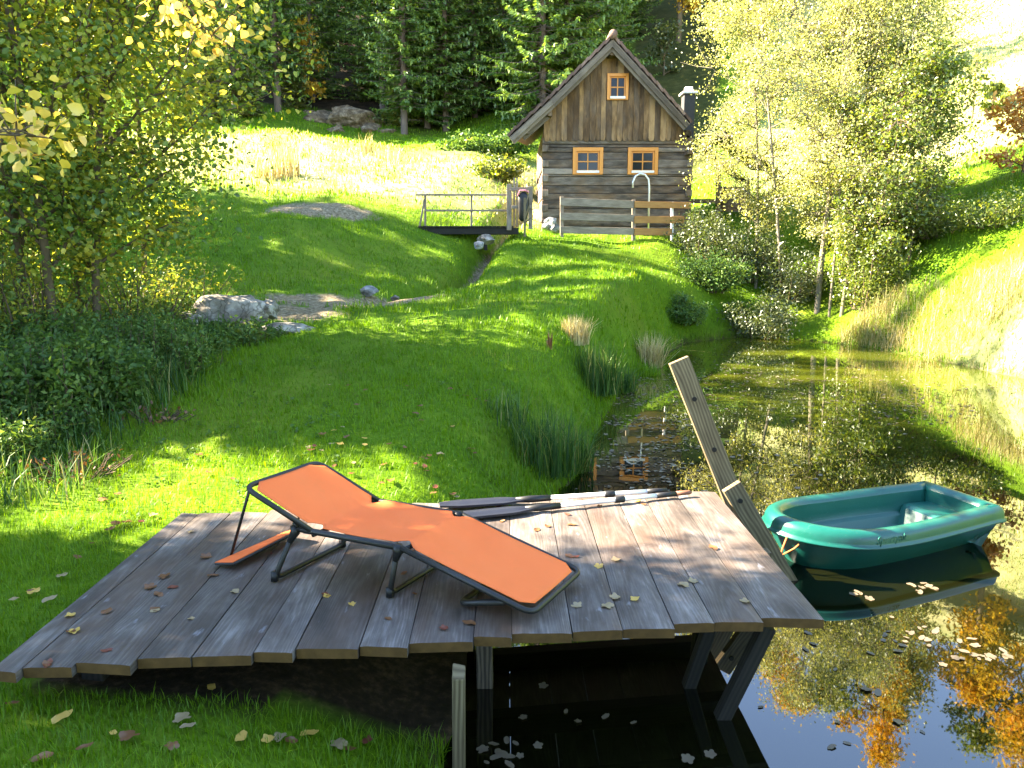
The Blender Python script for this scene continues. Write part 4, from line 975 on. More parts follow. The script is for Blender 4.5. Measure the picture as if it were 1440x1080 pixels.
# ------------------------------------------------------------------ trees
def mesh_leaves(name, V, Fc, mat, parent, origin=None):
    me = fast_mesh(name, V, Fc); return link(name, me, mat, parent, origin)
def decid(name, label, base, height, crown_r, nleaf, lsize, lm, bm, trunk_r, group=None, cz0=.3, limbs=14, lean=(0, 0), six=False, seed=1, spread=.5, cat='tree', aspect=.62, elev=(25, 60), flat=.75, up=.6, top=1.0, bias=None, forks=4):
    r = np.random.default_rng(seed); base = np.array(base, float)
    t = thing(name, label, cat, base, 0, group); m = MB()
    n = 9; zs = np.linspace(0, 1, n); ph = r.uniform(0, 6, 2); wob = .03 * height
    P = np.c_[lean[0] * zs ** 1.3 + wob * np.sin(zs * 4 + ph[0]) * zs * .6, lean[1] * zs ** 1.3 + wob * np.sin(zs * 5 + ph[1]) * zs * .6, height * zs * .96 - .15]
    R = trunk_r * (1 - zs) ** .8 + .008
    m.tube(P + base, R, 7, cap=False); tips = []
    def at(f): k = min(int(f * (n - 1)), n - 2); g = f * (n - 1) - k; return P[k] * (1 - g) + P[k + 1] * g, R[k] * (1 - g) + R[k + 1] * g
    for i in range(limbs):
        f = cz0 * .75 + (.96 - cz0 * .75) * (i + r.uniform(0, .8)) / limbs; p, rr = at(f)
        if bias is not None and r.random() < .6: az = bias + r.normal(0, .7)
        else: az = i * 2.4 + r.normal(0, .4)
        q = (f - cz0) / (1 - cz0); prof = max(.22, math.sin(math.pi * min(1, max(0, q * .86 + .16))) ** .7)
        Ln = crown_r * prof * r.uniform(.75, 1.15); el = math.radians(r.uniform(*elev)) * (1 - .2 * q) + q * .3
        d = np.array((math.cos(az) * math.cos(el), math.sin(az) * math.cos(el), math.sin(el)))
        pts = [p]; dd = d.copy()
        for k in range(4): dd = unit(dd + r.normal(0, .16, 3) + np.array((0, 0, .03 - .05 * k * (1 - flat)))); pts.append(pts[-1] + dd * Ln / 4)
        m.tube(np.array(pts) + base, np.linspace(rr * .55, .006, 5), 5, cap=False)
        for k in range(1, 5): tips.append((pts[k], .8 + .3 * k))
        for k in range(forks):
            g = r.uniform(.25, .95); j = min(int(g * 4), 3); o = pts[j] + (pts[j + 1] - pts[j]) * (g * 4 - j)
            d2 = unit(dd + r.normal(0, .75, 3)); l2 = Ln * r.uniform(.25, .5); e = o + d2 * l2 + np.array((0, 0, -.04 * l2)); mid = (o + e) / 2 + r.normal(0, .04, 3) * l2
            m.tube(np.array([o, mid, e]) + base, [rr * .25 + .004, .006, .003], 4, cap=False)
            tips += [(mid, 1.2), (e, 1.5), ((mid + e) / 2, 1.3)]
    m.build('trunk', bm, t, smooth=True)
    T = np.array([a for a, b in tips]); w = np.array([b for a, b in tips]); w = w * r.uniform(.2, 1.8, len(w)); w /= w.sum()
    idx = r.choice(len(T), nleaf, p=w); s = spread * crown_r * .42
    L = T[idx] + r.normal(size=(nleaf, 3)) * s * np.array((1, 1, .6)) * r.uniform(.25, 1, (nleaf, 1))
    L = L[L[:, 2] > height * cz0 * .5]
    V, Fc = leaf_cloud(L, r.uniform(.65, 1.25, len(L)) * lsize, aspect, up, six, r)
    mesh_leaves('crown', V, Fc, lm, t); return t
def gz(x, y): return np.array((x, y, h1(x, y)))
def gp(px, py, Y): p = onY(px, py, Y); return gz(p[0], Y)

# left bank trees, whose shade lies over the lawn
gl = 'leafy trees on the left bank'
decid('bank_tree', 'dark-stemmed tree nearest the left picture edge on the left bank', gp(48, 500, 9.8), 7.6, 2.7, 13000, .08, M['lleaf'], M['bark'], .05, gl, .24, 24, (-.2, .2), True, 21)
decid('bank_tree', 'brown-stemmed tree standing close beside the dark-stemmed one on the left bank', gp(78, 505, 9.4), 7.0, 2.6, 12000, .08, M['lleaf'], M['bark'], .055, gl, .24, 24, (.15, -.2), True, 22)
decid('bank_tree', 'forked tree with a long low bough reaching over the grass towards the rocks', gp(137, 480, 9.9), 6.8, 2.8, 14000, .08, M['lleaf'], M['bark'], .045, gl, .26, 28, (.8, .1), True, 23, bias=.1)
decid('bank_tree', 'thin sapling between the brown-stemmed tree and the forked tree', gp(112, 478, 10.3), 5.6, 1.7, 7000, .08, M['lleaf'], M['bark'], .028, gl, .2, 16, (.2, .3), True, 24)
decid('bank_tree', 'slender yellow-topped tree rising behind the forked tree', gp(205, 440, 12.2), 7.4, 2.3, 9000, .095, M['lleaf'], M['bark'], .035, gl, .25, 16, (.3, 0), True, 25)
decid('yellow_tree', 'tree with large golden leaves reaching in at the upper left', gz(-5.2, 4.2), 6.2, 1.4, 3200, .085, M['yleaf'], M['bark'], .06, None, .5, 14, (-.4, 0), True, 26)
def bough(label, pts, n, size, seed, spread):
    r = np.random.default_rng(seed); t = thing('leafy_bough', label, 'branch', pts[0]); m = MB(); m.tube(pts, np.linspace(.014, .004, len(pts)), 6)
    Q0 = np.array(pts)
    for _ in range(16):
        k = int(r.integers(1, len(Q0) - 1)); g = r.random(); o = Q0[k] * (1 - g) + Q0[k + 1] * g; e = o + r.normal(size=3) * np.array(spread) * 1.5; m.tube([o, (o + e) / 2 + (0, 0, .02), e], [.006, .004, .002], 4)
    P = np.array(pts); f = r.uniform(.25, 1, n) ** .8 * (len(P) - 1); k = np.minimum(f.astype(int), len(P) - 2); g = (f - k)[:, None]
    L = P[k] * (1 - g) + P[k + 1] * g + r.normal(size=(n, 3)) * spread
    V, Fc = leaf_cloud(L - P[0], r.uniform(.45, 1.25, n) * size, .72, .3, True, r); mesh_leaves('leaves', V, Fc, M['yleaf'], t); m.build('stem', M['bark'], t, smooth=True)
bough('close bough of big pale yellow leaves poking in at the left picture edge', [onY(-420, 120, 4.4), onY(-150, 165, 4.3), onY(0, 185, 4.2), onY(75, 195, 4.15)], 230, .07, 3, (.13, .12, .10))
bough('hanging sprig of golden leaves above the dark spruces at the top left', [onY(120, -120, 6.6), onY(215, -40, 6.6), onY(270, 15, 6.6), onY(295, 55, 6.6)], 300, .075, 4, (.2, .2, .16))

# added shade-giving spruces on the slope outside the picture at the left are made with the forest below
def spruce_proto(seed, Ht, Rb, bare, mat):
    r = np.random.default_rng(seed); m = MB()
    zs = np.linspace(0, 1, 8); P = np.c_[.05 * np.sin(zs * 5 + seed), .05 * np.cos(zs * 4), Ht * zs - .4]
    m.tube(P, (.0085 * Ht) * (1 - zs) ** .9 + .012, 8, cap=False)
    Ls, Ts, Ss = [], [], []
    z = bare * Ht
    while z < Ht * .985:
        f = (z - bare * Ht) / (Ht * (1 - bare)); Ln = Rb * ((1 - f) ** .85 * .95 + .05) * min(1, .7 + f * 4)
        nb = int(r.integers(5, 8)); a0 = r.uniform(0, 6)
        for k in range(nb):
            if r.random() < .10: continue
            az = a0 + k * 6.283 / nb + r.normal(0, .25); l = Ln * r.uniform(.6, 1.15); dr = (.16 - .55 * (1 - f)) + r.normal(0, .1)
            d = np.array((math.cos(az), math.sin(az), 0)); s = np.array((-d[1], d[0], 0))
            tt = np.linspace(0, 1, 5); pts = np.array([d * l * t + np.array((0, 0, z + l * (dr * t + .22 * t ** 3))) for t in tt])
            if l > .9 and f < .75: m.tube(pts[:4], [.03, .022, .015, .008], 4, cap=False)
            ns = max(4, int(l / .085))
            for t in (np.arange(ns) + r.uniform(0, 1, ns)) / ns:
                if t < .18: continue
                p = d * l * t + np.array((0, 0, z + l * (dr * t + .22 * t ** 3)))
                for sg in (-1, 1):
                    w = (.16 + .34 * (1 - t)) * min(1, l * .6 + .3) * r.uniform(.6, 1.2)
                    Ls.append(p); Ts.append(unit(s * sg * .8 + d * .6 + np.array((0, 0, -.42 + r.normal(0, .2))))); Ss.append(w)
                if r.random() < .4: Ls.append(p); Ts.append(unit(np.array((r.normal(0, .2), r.normal(0, .2), -1)))); Ss.append(r.uniform(.15, .32))
        z += min(Ht * .017, .22 + .03 * max(0, z - 7)) * r.uniform(.8, 1.25)
    # dead twigs on the bare stem
    for _ in range(16):
        z = r.uniform(.03, bare + .05) * Ht; az = r.uniform(0, 6.28); l = r.uniform(.5, 1.4)
        m.tube([(0, 0, z), (math.cos(az) * l, math.sin(az) * l, z - .15 * l)], [.02, .005], 4, cap=False)
    n = len(Ls); Lp = np.array(Ls); Tt = np.array(Ts); S_ = np.array(Ss)[:, None]
    N = unit(r.normal(size=(n, 3)) * .6 + np.array((0, 0, 1.))); B = unit(np.cross(N, Tt)); wd = S_ * .20
    V = np.stack([Lp, Lp + Tt * S_ * .4 + B * wd, Lp + Tt * S_, Lp + Tt * S_ * .4 - B * wd], 1).reshape(-1, 3); i = np.arange(n)[:, None] * 4
    return m, V, np.concatenate([i + np.array([[0, 1, 2]]), i + np.array([[0, 2, 3]])]), mat
PROTO = []
for sd, Ht, Rb, bare, mt in ((1, 20, 3.3, .03, 'needle'), (2, 23, 2.9, .10, 'needle'), (3, 18, 3.4, .015, 'needle'), (4, 22, 2.8, .07, 'needle'), (5, 7, 1.7, .02, 'needleb')):
    m, V, Fc, mt = spruce_proto(sd, Ht, Rb, bare, M[mt])
    root = thing('spruce_tree', 'x', 'tree'); m.build('trunk', M['sprucebark'], root, smooth=True); mesh_leaves('crown', V, Fc, mt, root); PROTO.append([root, False, Ht])
def place_spruce(p, k, sc, rz, label, group, wide=1.0):
    e = PROTO[k]
    if not e[1]: o = e[0]; e[1] = True
    else: o = copy_tree(e[0])
    o.location = [float(c) for c in p]; o.scale = (sc * wide, sc * wide, sc); o.rotation_euler = (0, 0, rz); o['label'] = label; o['group'] = group; o['category'] = 'tree'
    return o
gs = 'spruces along the forest edge'
FRONT = [(262, 168, 41, 2, .8, 'low-branched spruce just above the golden tree at the upper left'), (333, 166, 43, 3, .95, 'spruce on the grass rise with a pale bare stem, left of the sandy rocks'),
         (392, 168, 45, 1, 1.0, 'spruce with a bright bare stem directly left of the sandy rock mass'), (440, 150, 50, 0, 1.0, 'spruce right behind the smaller sandy rock'),
         (540, 165, 47, 1, 1.0, 'bare-stemmed spruce standing at the right end of the sandy rock mass'), (570, 192, 42.5, 3, .98, 'spruce with a sunlit pale lower trunk closest to the meadow'),
         (600, 188, 44, 0, 1.05, 'broad full spruce just right of the sunlit-trunk spruce'), (628, 188, 43.5, 1, .9, 'thin-stemmed spruce behind the meadow edge between two broader spruces'),
         (668, 172, 46, 0, 1.0, 'dark broad spruce left of the hut roof at the shaded bank'), (705, 150, 49, 2, 1.1, 'dense dark spruce directly behind the left roof slope'),
         (752, 138, 51, 0, 1.0, 'spruce whose stem rises behind the middle of the left roof slope'), (796, 118, 54, 3, 1.0, 'tall slim spruce just left of the hut ridge'),
         (838, 90, 58, 0, .9, 'spruce behind the hut ridge'), (880, 70, 60, 2, .85, 'last small spruce at the right end of the forest, above the right roof slope')]
for px, py, Y, k, sc, lb in FRONT:
    p = gp(px, py, Y); p[2] -= .1; place_spruce(p, k, sc, random.uniform(0, 6), lb, gs)
for px, Y, k in [(215, 50, 0), (300, 53, 1), (365, 56, 2), (415, 59, 3), (470, 58, 0), (505, 62, 1), (545, 57, 2), (585, 60, 3), (635, 56, 0), (690, 60, 1), (735, 62, 2), (775, 66, 3), (820, 70, 0), (865, 74, 1), (905, 78, 2), (792, 42.5, 0), (762, 41, 2), (832, 44.5, 2), (770, 53, 0), (810, 57, 2), (845, 61, 0), (790, 62, 1), (830, 66, 3), (450, 64, 2), (380, 64, 0), (560, 66, 1), (660, 66, 3), (160, 47, 3), (110, 50, 0), (60, 52, 2), (10, 50, 1)]:
    x = (px - 720) / F * Y; place_spruce(gz(x, Y), k, random.uniform(.95, 1.2), random.uniform(0, 6), 'dark spruce standing deep in the forest behind the front row', gs)
for px, py, Y, sc, lb in [(300, 168, 40, .8, 'young yellow-green spruce beneath the low-branched spruce'), (352, 162, 42, .6, 'small young spruce beside the pale bare stem'), (415, 160, 46, .7, 'young spruce between the two sandy rocks'), (520, 150, 50, .9, 'young spruce above the sandy rock mass'),
                      (588, 180, 46, 1.0, 'light green young spruce just behind the sunlit trunk'), (640, 170, 47, .9, 'young spruce in the shade right of the thin-stemmed spruce'), (690, 150, 48, .8, 'young spruce above the shaded bank left of the hut'), (730, 140, 49, .9, 'young spruce close behind the left roof slope'), (785, 110, 53, 1.0, 'young spruce left under the hut ridge')]:
    place_spruce(gp(px, py, Y), 4, sc, random.uniform(0, 6), lb, 'young spruces at the forest edge')
for x, y, k, sc in [(-16, 15.5, 0, .85), (-18.5, 19.0, 2, .95), (-14.0, 12.0, 3, .55), (-20, 22.0, 0, .95), (-21.5, 24.5, 2, .9), (-17.2, 21.2, 2, .85), (-12.5, 10.0, 2, .62), (-17.5, 17.4, 2, .72), (-10.5, 5.2, 0, .55), (-9.5, 3.2, 2, .55), (-8.2, 4.6, 2, .5), (-11.5, 4.4, 2, .62), (-13.5, 9.0, 2, .7), (-10.5, 8.5, 2, .55), (-14.5, 10.4, 2, .72), (-9.8, 9.6, 0, .5)]:
    place_spruce(gz(x, y), k, sc, random.uniform(0, 6), 'unseen spruce added beyond the left bank trees to shade lawn and deck', 'added shade spruces beyond the left bank')  # unseen trees, added so that lawn and deck lie in shade

for x, y, k, sc in [(-5, -6.5, 2, .75), (-1, -8.5, 0, .8), (3.5, -8, 2, .8), (8.5, -6.5, 0, .8), (-9, -3, 2, .7)]:
    place_spruce(gz(x, y), k, sc, random.uniform(0, 6), 'unseen spruce added behind the viewer to block sky light', 'added light-blocking spruces behind the viewer')  # unseen trees, added to cut sky light under and around the deck

# deciduous understory by the forest
decid('yellow_shrub', 'glowing yellow shrub between the spruce stems at the upper left', gp(424, 130, 47), 4.5, 1.8, 1500, .28, M['autumn'], M['bark'], .06, None, .2, 9, seed=41)
decid('yellow_shrub', 'rusty beech bush in the gap left of the hut ridge', gp(790, 112, 50), 2.4, 1.3, 700, .24, M['orange'], M['bark'], .05, None, .15, 9, seed=42)
decid('yellow_shrub', 'small dull bush on the slope above the right roof slope', gp(935, 70, 50), 3, 1.5, 900, .25, M['shrubleaf'], M['bark'], .06, None, .1, 10, seed=43)

# birches and alders beside the pond
gb = 'slender pale trees at the far end of the pond'
decid('birch_tree', 'double-stemmed birch with a dark trunk in the middle of the pale trees', gp(1148, 450, 20.2), 13.6, 3.0, 8500, .125, M['birchleaf'], M['birchbark'], .12, gb, .26, 24, (.6, .2), seed=51, spread=.42, hang=0) if False else None
def birch(label, px, py, Y, Ht, cr, nl, sd, lm='birchleaf', lean=(0, 0), tr=.09, cz0=.28, name='birch_tree', ls=.062):
    decid(name, label, gp(px, py, Y), Ht, cr * .86, int(nl * 2.3), ls, M[lm], M['birchbark'] if name == 'birch_tree' else M['bark'], tr * .55, gb, cz0 * 1.15, 32, lean, seed=sd, spread=.30, elev=(-5, 60), up=.25, forks=12)
birch('stoutest birch with forked dark trunk in the middle of the pale trees', 1148, 448, 20.0, 10.6, 2.9, 10500, 51, lean=(.5, .3), tr=.13)
birch('birch curving up just right of the open shed', 1098, 440, 20.8, 10.0, 2.7, 8500, 52, lean=(-1.3, .3), tr=.07)
birch('birch leaning towards the hut chimney', 1062, 420, 21.4, 9.6, 2.2, 8500, 53, lean=(-.6, .4), tr=.07, cz0=.2)
birch('pair-mate birch with a thin straight white stem right of the stoutest birch', 1165, 452, 19.6, 9.0, 2.0, 5000, 54, lean=(.1, .2), tr=.05)
birch('rightmost birch leaning out over the sunny slope', 1182, 450, 19.4, 9.6, 2.7, 8000, 55, lean=(1.5, .5), tr=.08)
birch('green-leaved alder filling the gap behind the birches', 1195, 400, 21.5, 8.0, 2.1, 5000, 56, 'aldleaf', (.3, .2), .08, .25, 'alder_tree', .13)
birch('yellowing tall birch at the back, nearest to the slope', 1235, 360, 24.5, 9.6, 2.2, 5500, 57, 'birchleaf', (.6, .2), .06, .3)
birch('low alder added at the foot of the birches to shade the right bank', 1215, 440, 18.9, 6.8, 2.1, 5000, 61, 'aldleaf', (.9, 0), .05, .25, 'alder_tree', .09)  # this alder and the next are added for their shadow on the slope
birch('second low alder added to shade the right slope', 1275, 396, 19.2, 5.2, 1.7, 2600, 62, 'aldleaf', (.5, 0), .045, .2, 'alder_tree', .09)
decid('sapling', 'tiny bare sapling alone on the bright slope', gp(1368, 158, 31), 2.6, .7, 150, .16, M['birchleaf'], M['bark'], .03, None, .3, 8, seed=58)
decid('shadow_bush', 'small round green bush standing in for the shadow of the bare sapling', gp(1395, 162, 31), 1.1, .75, 900, .16, M['aldleaf'], M['bark'], .03, None, .05, 9, seed=59, cat='bush')  # bush takes the place of the sapling's cast shadow
decid('rusty_bush', 'rusty orange bush at the right picture edge on the slope', gp(1440, 235, 20), 2.2, 1.1, 1500, .15, M['orange'], M['bark'], .04, None, .1, 10, seed=60, cat='bush')

# autumn trees high on the hill, seen mirrored in the pond
ga = 'autumn trees on the hilltop'
AUT = [(11.5, 56, 31.5, 'autumn'), (19, 55, 30, 'birchleaf'), (24.5, 54, 31.5, 'aldleaf'), (28, 52, 34, 'autumn'), (33, 50, 28, 'autumn'), (36, 47, 33, 'autumn'), (38, 45, 36, 'birchleaf'), (41, 42, 37, 'orange'), (31, 56, 29, 'birchleaf'), (46, 45, 37, 'aldleaf'), (22, 56, 32, 'autumn'), (30, 54, 31, 'birchleaf'), (35, 51, 31, 'aldleaf'), (43, 44, 35, 'autumn'), (16, 57, 29, 'aldleaf'), (39, 50, 34, 'birchleaf')]
for i, (x, y, el_, lm) in enumerate(AUT):
    Ht = math.tan(math.radians(el_)) * math.hypot(x, y) - 2.3 - h1(x, y); Ht = max(5, Ht)
    decid('hill_tree', 'tall autumn tree on the hilltop above the bright slope', gz(x, y), Ht, 3.4, 6000, .30, M[lm], M['bark'], .2, ga, .15, 14, seed=70 + i, spread=.5)

# ------------------------------------------------------------------ bushes
def bush(name, label, c, rx, ry, h, n, ls, lm, seed, group=None, stems=14, cat='bush', aspect=.5, stemmat='bark', up=.5, root=.35):
    r = np.random.default_rng(seed); c = np.array(c, float); t = thing(name, label, cat, c, 0, group); m = MB(); T = []
    for i in range(stems):
        az = r.uniform(0, 6.28); q = math.sqrt(r.random()); e = np.array((math.cos(az) * rx * q, math.sin(az) * ry * q, h * (1 - .45 * q * q) * r.uniform(.65, 1.1)))
        b = np.array((e[0] * root, e[1] * root, -.05)); mid = (b + e) / 2 + r.normal(0, .07, 3) * h
        m.tube(np.array([b, mid, e]) + c, [.014 * h + .004, .007 * h + .003, .003], 4, cap=False)
        for f in np.linspace(.25, 1, 8): T.append((1 - f) ** 2 * b + 2 * f * (1 - f) * mid + f * f * e)
    m.build('stems', M[stemmat], t, smooth=True)
    T = np.array(T); w = r.uniform(.2, 1.6, len(T)); sj = .17 if root < .5 else .07; L = T[r.choice(len(T), n, p=w / w.sum())] + r.normal(size=(n, 3)) * np.array((rx * sj, ry * sj, h * .1)); L[:, 2] = np.maximum(L[:, 2], .02)
    V, Fc = leaf_cloud(L, r.uniform(.6, 1.3, n) * ls, aspect, up, False, r); mesh_leaves('leaves', V, Fc, M[lm], t); return t
gn = 'dark nettle and bramble bushes on the left'
for i, (px, py, Y, rx, h, n, lb) in enumerate([
    (20, 640, 6.6, .75, .62, 4200, 'front dark bush at the very left edge, lowest in the picture'), (75, 600, 7.4, .8, .62, 4200, 'dark bush just behind the front bush at the left edge'),
    (150, 590, 7.9, .75, .55, 4000, 'dark bush in front of the brown-stemmed tree'), (215, 560, 8.8, .75, .6, 4000, 'dark bush to the right below the forked tree'),
    (270, 530, 10.0, .75, .42, 3300, 'dark bush just below the largest boulder'), (340, 512, 10.5, .5, .28, 1800, 'low dark bush in front of the flat slab rock'),
    (190, 510, 9.9, .8, .6, 3600, 'dark bush around the foot of the forked tree'), (95, 530, 9.0, .8, .6, 3600, 'dark bush around the feet of the dark-stemmed and brown-stemmed trees'),
    (10, 560, 8.0, .8, .7, 3800, 'dark bush behind at the left edge under the trees'), (250, 470, 11.6, .6, .5, 2200, 'thin dark bush left of the low white boulder')]):
    bush('nettle_bush', lb, gp(px, py, Y), rx * (1.1 if i % 2 else .9), rx * .9, h * (.7, 1.25, .9, 1.1)[i % 4], int(n * (1.7, 2.2, 1.5)[i % 3]), (.05, .07, .06)[i % 3], 'nettle', 100 + i, gn, 60, cat='bush', root=.9)
bush('dead_brushwood', 'heap of dry brown twigs and bramble at the lawn edge', gp(110, 690, 5.9), .5, .35, .22, 110, .05, 'brownleaf', 120, None, 46, 'brushwood')
bush('dead_brushwood', 'lower dry twiggy bramble between bush and lawn further back', gp(220, 615, 7.3), .5, .3, .16, 110, .05, 'brownleaf', 121, None, 40, 'brushwood')
gz_ = 'airy hazel scrub under the left bank trees'
for i, (px, py, Y, rx, h, n, lb) in enumerate([(30, 520, 9.2, .9, 1.5, 2600, 'tall airy scrub at the left edge under the trees'), (180, 475, 10.6, .9, 1.4, 2400, 'tall airy scrub right of the forked tree'), (255, 455, 12.2, .9, 1.1, 2200, 'airy yellow-green scrub left of the white boulder'),
                                              (15, 440, 11.5, 1.0, 1.7, 2400, 'airy scrub at the back left edge')]):
    bush('hazel_scrub', lb, gp(px, py, Y), rx, rx, h, n, .07, 'lleaf', 160 + i, gz_, 26)
gw = 'grey-green willow shrubs round the far pond corner'
for i, (px, py, Y, rx, h, n, lm, lb) in enumerate([
    (985, 345, 22.0, .9, 1.5, 3600, 'shrubleaf', 'grey-green shrub at the right end of the fence'), (1045, 370, 21.6, 1.0, 1.7, 4200, 'shrubleaf', 'grey-green shrub below the open shed'),
    (1000, 425, 20.3, .9, 1.1, 3600, 'nettle', 'dark shrub on the steep bank under the fence end'), (1070, 455, 19.4, 1.0, 1.1, 4200, 'shrubleaf', 'dark-centred shrub right at the water below the shed'),
    (1110, 400, 20.8, 1.0, 1.6, 4000, 'shrubleaf', 'pale shrub at the feet of the left birches'), (1215, 430, 19.2, 1.1, 2.0, 4500, 'aldleaf', 'green shrub right of the birches above the water'),
    (1250, 380, 20.2, 1.2, 2.3, 4500, 'aldleaf', 'yellow-green shrub at the foot of the shaded slope'), (1175, 360, 22.4, 1.0, 1.4, 3200, 'shrubleaf', 'brownish shrub behind the birch stems'),
    (1320, 340, 19.5, 1.2, .9, 2600, 'aldleaf', 'bramble patch added as green shade on the middle of the right slope'), (1400, 330, 17.8, 1.0, .8, 2200, 'aldleaf', 'bramble patch added as green shade near the right picture edge'), (1300, 285, 22.5, 1.2, 1.0, 2400, 'aldleaf', 'upper bramble patch added as green shade on the right slope'),  # brambles stand in for green shade lying on the slope
    (965, 440, 18.8, .6, .7, 2000, 'nettle', 'small dark bush on the dam edge behind the dry tufts')]):
    bush('willow_shrub' if lm == 'shrubleaf' else 'green_shrub', lb, gp(px, py, Y), rx, rx, h, int(n * 1.7), .075, lm, 130 + i, gw if lm == 'shrubleaf' else None, 20)
bush('green_shrub', 'pale sunlit bush on the meadow left of the hut', gp(700, 245, 29), .9, .8, .9, 1500, .16, 'aldleaf', 150, None, 12)
bush('green_shrub', 'low dark bush under the grass bank behind the meadow', gp(690, 208, 36), 2.2, 1.0, .9, 2400, .2, 'nettle', 151, None, 16)
bush('green_shrub', 'leafy low bush at the forest edge right of the sandy rocks', gp(560, 180, 44), 1.6, 1.0, .9, 1500, .2, 'aldleaf', 152, None, 12)

# ------------------------------------------------------------------ rushes and dry tufts
def tuft(name, label, c, n, h, w, rad, lm, seed, group=None, lean=.35, cat='rush clump'):
    r = np.random.default_rng(seed); c = np.array(c, float); q = np.sqrt(r.random(n)) * rad; az = r.uniform(0, 6.28, n)
    P = np.c_[np.cos(az) * q, np.sin(az) * q, np.full(n, -.03)]
    V, Fc = blades(P, r.uniform(.5, 1.08, n) * h, w, lean, r, .3)
    return tag(mesh_leaves(name, V, Fc, M[lm], None, c), label, cat, group)
gr_ = 'rush clumps along the pond edge'
tuft('rush_clump', 'large nearer dark green rush clump at the pond edge behind the deck', gp(765, 655, 7.4), 520, .72, .011, .36, 'rush', 1, gr_)
tuft('rush_clump', 'shorter rush clump spilling to the water right of the large nearer clump', gp(800, 650, 7.7), 260, .5, .011, .26, 'rush', 2, gr_, .5)
tuft('rush_clump', 'upright dark rush clump further back on the bank, halfway to the dry tuft', gp(838, 560, 11.0), 420, .82, .014, .34, 'rush', 3, gr_, .25)
tuft('rush_clump', 'low rush clump just right of the upright dark clump', gp(868, 548, 12.0), 240, .5, .014, .3, 'rush', 4, gr_, .45)
tuft('rush_clump', 'small sparse rush clump left of the large nearer clump', gp(712, 645, 7.6), 130, .45, .009, .22, 'rush', 5, gr_, .4)
gt = 'dry pale grass tufts'
tuft('dry_tuft', 'sunlit pale straw tuft on the lawn right of the bright patch', gp(808, 475, 11.6), 380, .5, .014, .22, 'straw', 11, gt, .4, 'grass tuft')
tuft('dry_tuft', 'dry straw tuft at the edge of the dam above the water', gp(915, 492, 14.6), 300, .75, .016, .24, 'straw', 12, gt, .55, 'grass tuft')
tuft('dry_tuft', 'bright green tuft hanging over the water below the dry straw tuft', gp(905, 515, 13.7), 320, .34, .014, .3, 'grass', 13, None, .6, 'grass tuft')
tuft('dry_tuft', 'tall dry grass stalks on the meadow left of the hut path', gp(402, 245, 27), 120, 1.5, .035, .5, 'straw', 14, gt, .25, 'grass tuft')
tuft('dry_tuft', 'shorter dry stalks left beside the tall dry stalks', gp(378, 250, 26.5), 120, .9, .03, .45, 'straw', 15, gt, .4, 'grass tuft')
tuft('dry_tuft', 'dry stalks at the far edge of the bright meadow', gp(518, 222, 33), 70, 1.1, .035, .3, 'straw', 16, gt, .3, 'grass tuft')
tuft('dry_tuft', 'pale stalks in a row behind the bright meadow', gp(545, 228, 32), 90, .7, .035, .6, 'straw', 17, gt, .3, 'grass tuft')
tuft('weed_stalk', 'single dark weed stalk on the lawn left of the straw tuft', gp(773, 492, 10.6), 14, .33, .02, .04, 'brownleaf', 18, None, .2, 'weed')

